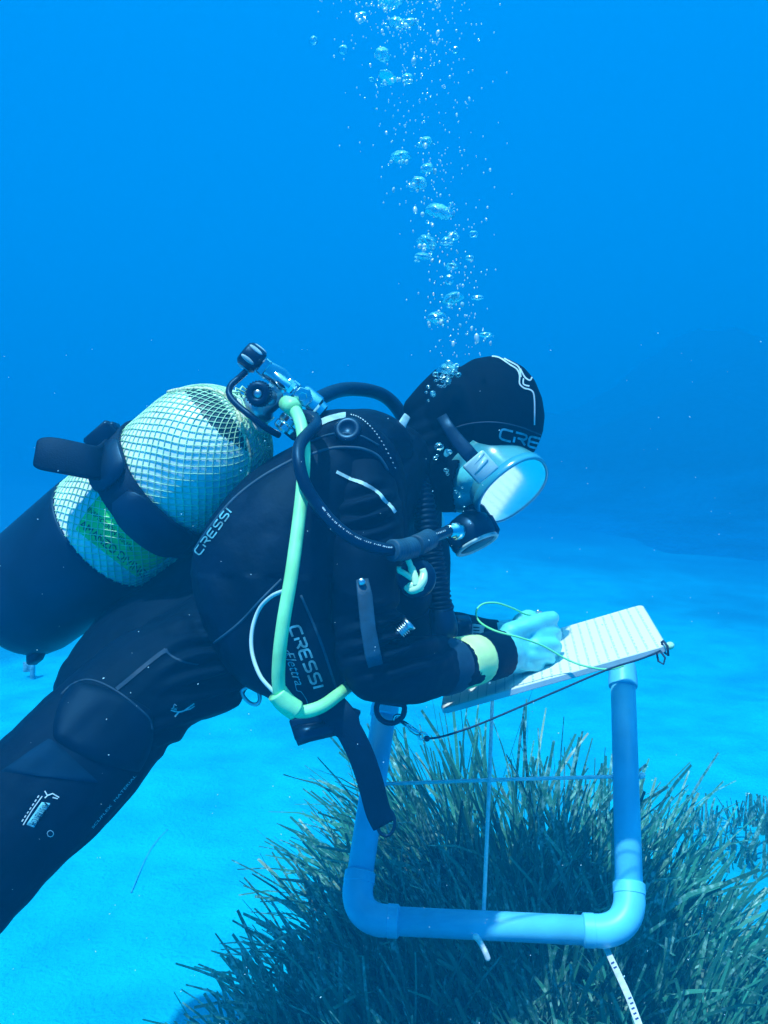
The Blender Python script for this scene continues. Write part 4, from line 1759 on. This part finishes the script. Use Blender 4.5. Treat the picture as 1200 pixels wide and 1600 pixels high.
def build_slate():
    rc = .010
    out = []
    for cx, cy, a0 in ((SL - rc, SW - rc, 0), (rc, SW - rc, 90), (rc, rc, 180), (SL - rc, rc, 270)):
        for k in range(7):
            a = math.radians(a0 + 15 * k)
            out.append((cx + rc * math.cos(a), cy + rc * math.sin(a)))
    rings = []
    for z, ins in ((-ST, .001), (-ST + .001, 0), (-.001, 0), (0, .001)):
        r = []
        for x, y in out:
            cx, cy = SL / 2, SW / 2
            k = 1 - ins / .1
            r.append(FL + ex * (cx + (x - cx) * k) + ey * (cy + (y - cy) * k) + ez * z)
        rings.append(r)
    m = MB()
    m.ring_tube(rings)
    m.mi[-1] = 0
    o = obj('board', m, [M_slate, M_slate_top], slate, smooth=False)
    # the top face carries the ruling
    me = o.data
    og = world_origin(o)
    uv = me.uv_layers.new(name='UVMap')
    for p in me.polygons:
        if len(p.vertices) > 8 and p.normal.dot(ez) > .5:
            p.material_index = 1
        for li in p.loop_indices:
            q = me.vertices[me.loops[li].vertex_index].co + og - FL
            uv.data[li].uv = (q.dot(ex) / SL, q.dot(ey) / SW)
    return o


board = build_slate()


def on_slate(u, v, z=0):
    return FL + ex * SL * u + ey * SW * v + ez * z


mb = MB()
mb.tube([on_slate(.985, .03, -.012), on_slate(.985, .03, .004), on_slate(.992, .01, .006), on_slate(1.0, -.02, 0), on_slate(.992, -.02, -.012)], .0016, 8, closed=True)
mb.tube([on_slate(.965, -.03, -.002), on_slate(.975, -.05, -.012), on_slate(.96, -.07, -.018), on_slate(.945, -.05, -.014), on_slate(.95, -.02, -.004)], .0014, 8, closed=True)
obj('tie_loop', mb, M_dark_cord, slate)
mb = MB()
mb.ellipsoid(on_slate(1.012, .03, -.004), ex * .006, ey * .006, ez * .005, 12, 8)
obj('tie_knot', mb, M_net, slate)

pc = thing('pencil', 'short pencil gripped in the diver\'s writing hand', 'pencil', P(850, 985, 1.262))
mb = MB()
pa, pb = P(841, 957, 1.262), P(874, 1020, 1.275)
dd = (pb - pa).normalized()
mb.lathe(pa, dd, [(0, .002), (0, .0036), ((pb - pa).length - .012, .0036), ((pb - pa).length - .001, .0008), ((pb - pa).length, 0)], 8)
obj('shaft', mb, M_strap, pc)
mb = MB()
mb.tube([P(841, 957, 1.262) + V(.004 * math.cos(a), .003 * math.sin(a), .002 * math.sin(a)) for a in [2 * PI * k / 12 for k in range(12)]], .0011, 6, closed=True)
obj('end_ring', mb, M_metal, pc)

cd_ = MB()
cd_.tube([P(*p) for p in spline([(838, 961, 1.258), (822, 960, 1.24), (800, 950, 1.225), (775, 942, 1.215), (754, 944, 1.21), (744, 956, 1.2), (750, 972, 1.185), (775, 986, 1.165), (815, 997, 1.16), (850, 1010, 1.165), (885, 1030, 1.165), (915, 1041, 1.155), (950, 1046, 1.15), (975, 1040, 1.145)], 8)], .0013, 8)
obj('cord', cd_, mat('yellow_green_cord', (0.15, 0.75, 0.35), 0.5), pc)

# clip and dark line from the jacket's ring to the slate
ln = thing('slate_lanyard', 'steel clip with dark cord running from jacket ring to the slate end', 'lanyard', P(665, 1153, 1.1))
mb = MB()
mb.tube([P(*p) for p in spline([(666, 1154, 1.1), (690, 1151, 1.1), (740, 1135, 1.105), (800, 1110, 1.11), (870, 1080, 1.115), (950, 1046, 1.125), (1000, 1030, 1.135), (1030, 1018, 1.143)], 8)], .0014, 8)
obj('cord', mb, M_dark_cord, ln)
mb = MB()
ringp = [P(622 + 7 * math.cos(2 * PI * k / 16), 1123 + 6 * math.sin(2 * PI * k / 16), 1.1) for k in range(16)]
mb.tube(ringp, .0018, 8, closed=True)
mb.tube([P(627, 1127, 1.1), P(640, 1137, 1.098), P(650, 1144, 1.098), P(656, 1148, 1.1)], [.0026, .0036, .0036, .0026], 12)
mb.tube([P(632, 1128, 1.096), P(644, 1136, 1.093)], .0014, 8)
ringp = [P(660 + 7 * math.cos(2 * PI * k / 16), 1150 + 5 * math.sin(2 * PI * k / 16), 1.1) for k in range(16)]
mb.tube(ringp, .0016, 8, closed=True)
obj('snap_hook', mb, M_metal, ln)
mb = MB()
mb.ellipsoid(P(667, 1154, 1.1), V(.004, 0, 0), V(0, .004, 0), V(0, 0, .004), 12, 8)
obj('knot', mb, M_dark_cord, ln)

# ------------------------------------------------------------------ quadrat of pipes
CBL, CBR = P(552, 1436, 1.27), P(985, 1457, 1.235)
CTL, CTR = P(608, 1062, 1.48), P(972, 1016, 1.47)
qd = thing('quadrat_frame', 'square survey frame of white plastic pipe leaning over the seagrass', 'quadrat', (CBL + CBR) / 2)
PR = .0195


def qpipe(a, b):
    d = (b - a).normalized()
    m = MB()
    m.tube([a + d * .045, (a + b) / 2, b - d * .045], PR, 32)
    return obj('pipe', m, M_pipe, qd)


for a, b in ((CBL, CBR), (CBR, CTR), (CTL, CBL), (CTL, CTR)):
    qpipe(a, b)


def qelbow(c, e1, e2):
    d1, d2 = (e1 - c).normalized(), (e2 - c).normalized()
    R = .030
    pts = [c + d1 * .066]
    pts += [c + d1 * .064, c + d1 * .050, c + d1 * .0495]
    rr = [.0202, .0228, .0230, .0220]
    for k in range(0, 11):
        t = k / 10
        # quadratic bend through the corner
        a, b_, g = c + d1 * .040, c + (d1 + d2) * .004, c + d2 * .040
        pts.append(a * (1 - t) ** 2 + b_ * 2 * t * (1 - t) + g * t * t)
        rr.append(.0223)
    pts += [c + d2 * .0495, c + d2 * .050, c + d2 * .064, c + d2 * .066]
    rr += [.0220, .0230, .0228, .0202]
    m = MB()
    m.tube(pts, rr, 32)
    return sharp(obj('elbow', m, M_pipe, qd), 50)


qelbow(CBL, CTL, CBR)
qelbow(CBR, CBL, CTR)
qelbow(CTR, CBR, CTL)
qelbow(CTL, CTR, CBL)
sA, sB = CTL + (CBL - CTL) * .475, CTR + (CBR - CTR) * .49
mb = MB()
mb.tube([sA, (sA + sB) / 2 + Vector((0, 0, .001)), sB + (sB - sA).normalized() * .022], .0029, 10)
obj('cross_string', mb, M_string, qd)
tA, tB = CTL + (CTR - CTL) * .45, CBL + (CBR - CBL) * .475
mb = MB()
mb.tube([tA, (tA + tB) / 2 - FWD * .006, tB - FWD * .002], .0030, 10)
obj('cross_string', mb, M_string, qd)
for c, a, b in ((sB + (sB - sA).normalized() * .024, V(.005, -.004, 0), V(.003, .004, 0)),):
    mb = MB()
    mb.ellipsoid(c, a, b, FWD * .005, 14, 10)
    obj('knot', mb, M_string, qd)
mb = MB()
mb.limb([(744, 1464, 1.235, 5.5), (750, 1472, 1.235, 4.5), (757, 1485, 1.23, 4.5), (762, 1497, 1.23, 4.5)], seg=12)
obj('string_end', mb, M_string, qd)

# measuring tape lying through the seagrass
tp = thing('measuring_tape', 'white measuring tape with dark marks lying among seagrass under the frame', 'measuring tape', P(965, 1510, 1.2))
sp = spline([(935, 1455, 1.33), (950, 1488, 1.24), (966, 1522, 1.17), (984, 1562, 1.09), (1002, 1612, 1.02)], 10)
mb = MB()
pts = [P(*p) for p in sp]
mb.ribbon(pts, V(.9, -.42, -.1), .0085, .0012)
obj('tape', mb, mat('tape_white', (0.72, 0.80, 0.80), 0.5, noise_sc=60, noise_amt=.2), tp)
keep_bvh('tape', mb.v, mb.f)
M_tink = mat('tape_ink', (0.02, 0.05, 0.25), 0.6)
for (x, y) in ((958, 1505), (962, 1512), (988, 1568), (990, 1576), (993, 1584), (996, 1592), (985, 1560), (909, 1414), (912, 1421)):
    mb = MB()
    stroke_print(mb, [(x - 3, y + 1.2), (x + 2, y - 1.2)], 2.6, 'tape', .0006)
    if mb.f:
        obj('tape_mark', mb, M_tink, tp)

# ------------------------------------------------------------------ bubbles


def bubble_mesh(kind, seed):
    bm = bmesh.new()
    bmesh.ops.create_icosphere(bm, subdivisions=4 if kind != 'small' else 2, radius=1)
    for v in bm.verts:
        c = v.co.copy()
        if kind == 'dome':
            n = noise.noise(c * 1.3 + Vector((seed, 0, 0)))
            low = max(0, -c.z)
            v.co = Vector((c.x * (1 + .18 * n), c.y * (1 + .12 * n), c.z * (.72 if c.z > 0 else .38)))
            v.co.z += low * .30 * noise.noise(c * 4 + Vector((0, seed, 0))) - .16 * low * noise.noise(c * 9 + Vector((seed, seed, 0)))
            v.co += c * (.05 * noise.noise(c * 5 + Vector((seed, 1, 2))))
        elif kind == 'round':
            v.co = Vector((c.x, c.y, c.z * .85)) + c * (.12 * noise.noise(c * 2.2 + Vector((seed, 0, 0))))
        else:
            v.co = Vector((c.x * .8, c.y * .8, c.z * 1.1)) + c * (.1 * noise.noise(c * 1.5 + Vector((seed, 0, 0))))
    me = bpy.data.meshes.new('air_bubble')
    bm.to_mesh(me)
    bm.free()
    me.polygons.foreach_set('use_smooth', [True] * len(me.polygons))
    me.materials.append(M_fizz if kind == 'small' else M_bub)
    return me


DOME = [bubble_mesh('dome', s) for s in (1.1, 4.7, 9.3, 13.1)]
RND = [bubble_mesh('round', s) for s in (2.2, 6.1, 11.9)]
SML = [bubble_mesh('small', s) for s in (.3, 5.5, 8.8)]
GRP = 'exhaled air bubbles rising above the diver'


def add_bubble(px, py, d, r, meshes, label, sx=1, sz=1):
    o = bpy.data.objects.new('air_bubble', random.choice(meshes))
    o.location = P(px, py, d)
    s = r * d / F_PX
    o.scale = (s * sx, s, s * sz)
    o.rotation_euler = (random.uniform(-.3, .3), random.uniform(-.3, .3), random.uniform(0, 6.28))
    tag(o, label, 'bubble', GRP)
    COL.objects.link(o)
    return o


BIG = [(686, 332, 24, 1, .8, 'largest wide domed air bubble, with ragged underside, halfway up the column'),
       (708, 467, 18, 1, .8, 'ragged domed air bubble above and left of the hood, upper of two'),
       (682, 497, 16, 1, .95, 'rounded bright-topped air bubble, the lowest large one above hood'),
       (626, 246, 17, 1, .8, 'flat domed air bubble at the left side of the column'),
       (665, 223, 12, 1, 1, 'small peaked air bubble at the top of the middle cluster'),
       (667, 264, 12, 1, 1, 'bright air bubble just right of the flat domed one'),
       (654, 287, 14, 1, 1, 'uneven air bubble under the bright pair in the column'),
       (667, 379, 16, 1, .9, 'tilted wide air bubble under the largest domed bubble'),
       (661, 401, 14, 1, .7, 'thin cap-shaped air bubble under the tilted wide one'),
       (708, 369, 10, 1, .8, 'flat air bubble right of the tilted wide one'),
       (697, 377, 9, 1, .9, 'little air bubble touching the flat one on its left'),
       (740, 366, 8, 1, .8, 'air bubble at the far right of the middle row'),
       (706, 416, 9, 1.2, .5, 'thin lens-like air bubble below the middle row'),
       (734, 403, 7, 1.2, .7, 'slanted oval air bubble at the column\'s right, below the middle row'),
       (702, 437, 8, 1, 1.2, 'tall wobbling air bubble in the lower column'),
       (746, 465, 8, 1.3, .6, 'bright flat air bubble at the right of the lower column'),
       (759, 523, 10, 1.2, .5, 'flat air bubble just above the top of the hood'),
       (700, 578, 18, 1, .9, 'shiny air bubble leaving the back of the hood'),
       (620, 37, 14, 1, .9, 'brightest air bubble near the top edge of the photo'),
       (640, 36, 11, 1, .9, 'air bubble right beside the brightest one near the top'),
       (610, 3, 19, 1, .6, 'wide air bubble cut by the top edge of the photo'),
       (597, 86, 13, 1, 1.2, 'tall faint air bubble in the upper column'),
       (605, 121, 15, 1.3, .5, 'long flat faint air bubble in the upper column'),
       (637, 123, 10, 1, .8, 'air bubble right of the long flat faint one'),
       (565, 27, 10, 1, .8, 'faint air bubble at the upper left of the column'),
       (536, 78, 8, 1, 1, 'faint lone air bubble left of the upper column'),
       (490, 63, 7, 1, 1, 'air bubble farthest left of the upper column'),
       (580, 124, 5, 1, .8, 'small bright air bubble left of the long flat one'),
       (712, 78, 5, 1, 1.3, 'small air bubble right of the upper column')]
for x, y, r, sx_, sz_, lab in BIG:
    add_bubble(x, y, 1.2 if y > 570 else 1.32 + random.uniform(-.06, .08), r, DOME if r > 10 else RND, lab, sx_, sz_)
for x, y, r, sx_, sz_, lab in BIG:
    if r >= 9:
        for k in range(4 if r < 14 else 7):
            a_ = random.uniform(.1, PI - .1) if random.random() < .75 else random.uniform(0, 2 * PI)
            q_ = r * random.uniform(.55, 1.3)
            add_bubble(x + q_ * math.cos(a_), y + q_ * .7 * math.sin(a_), 1.3 + random.uniform(-.05, .05), random.uniform(1.4, 4.2), RND + SML,
                       'small air bubble trailing one of the big domed bubbles', 1, random.uniform(.7, 1.3))
# bubbles streaming past the hood's rear edge and the cheek
for k in range(40):
    x = 693 + random.gauss(0, 12)
    y = 592 + (693 - x) * .8 + random.gauss(0, 8)
    add_bubble(x, y, 1.19, random.uniform(1.5, 5.5), RND, 'tiny air bubble in the froth behind the hood')
add_bubble(686, 698, 1.165, 8, RND, 'air bubble trapped against the hood behind mask strap')
add_bubble(702, 706, 1.16, 5, RND, 'air bubble touching the mask strap on the hood')
for (x, y, r) in ((680, 716, 4), (683, 712, 3), (697, 735, 4.5), (699, 741, 3), (712, 768, 3), (722, 762, 2), (718, 776, 2), (725, 792, 2)):
    add_bubble(x, y, 1.165, r, RND, 'small air bubble clinging to the hood beside the cheek')
count = len([o for o in SC.objects if o.name.startswith('air_bubble')])
rest = []
while count < 298 or len(rest) < 560:
    y = random.random() ** 1.5 * 560
    t = y / 560
    cx = 632 + 95 * t
    sp_ = 62 * (1 - t) + 24 * t
    x = random.gauss(cx, sp_)
    r = min(5.0, max(.9, random.lognormvariate(.45, .45)))
    if y > 560 and x > 700:
        continue
    if count < 298 and (r > 1.5 or random.random() < .25):
        where = 'upper' if y < 190 else ('middle' if y < 400 else 'lower')
        add_bubble(x, y, 1.3 + random.uniform(-.15, .18), r, SML, 'tiny air bubble drifting up in the %s part of the column' % where, 1, random.uniform(.9, 1.5))
        count += 1
    elif len(rest) < 560:
        rest.append((x, y, 1.3 + random.uniform(-.2, .25), min(r, 1.6)))
mb = MB()
for x, y, d, r in rest:
    mb.blob(x, y, d, r * .7, r * 1.2, r * d / F_PX * .7, 0, 6, 4)
o = obj('bubble_mist', mb, M_fizz)
tag(o, 'mist of the tiniest air bubbles around the rising column', 'bubbles', kind='stuff')

# drifting specks in the water
mb = MB()
for k in range(230):
    x, y = random.uniform(0, 1200), random.uniform(520, 1600)
    d = random.uniform(.45, 1.05)
    r = random.uniform(.00015, .0004)
    c = P(x, y, d)
    a = V(random.uniform(-1, 1), random.uniform(-1, 1), random.uniform(-1, 1)).normalized()
    b = a.orthogonal().normalized()
    mb.ellipsoid(c, a * r * random.uniform(1, 2.6), b * r, a.cross(b) * r, 5, 3)
o = obj('drifting_specks', mb, M_snow)
tag(o, 'pale specks of plankton drifting in the water around the diver', 'particles', kind='stuff')

# ------------------------------------------------------------------ the water itself
hb_ = MB()
x0, x1, y0, y1, z0, z1 = -66, 66, -64, 68, -2.2, 7.0
hb_.v = [Vector(p) for p in ((x0, y0, z0), (x1, y0, z0), (x1, y1, z0), (x0, y1, z0), (x0, y0, z1), (x1, y0, z1), (x1, y1, z1), (x0, y1, z1))]
for f in ((0, 3, 2, 1), (4, 5, 6, 7), (0, 1, 5, 4), (1, 2, 6, 5), (2, 3, 7, 6), (3, 0, 4, 7)):
    hb_.face(*f)
mh = bpy.data.materials.new('haze')
mh.use_nodes = True
n, l = mh.node_tree.nodes, mh.node_tree.links
n.clear()
mo = n.new('ShaderNodeOutputMaterial')
pv = n.new('ShaderNodeVolumePrincipled')
pv.inputs['Color'].default_value = (0.0, 0.288, 0.64, 1)
pv.inputs['Density'].default_value = 0.134
pv.inputs['Anisotropy'].default_value = 0.0
l.new(pv.outputs[0], mo.inputs['Volume'])
mh.cycles.homogeneous_volume = True
hz = obj('haze', hb_, mh, smooth=False)
tag(hz, kind='stuff')
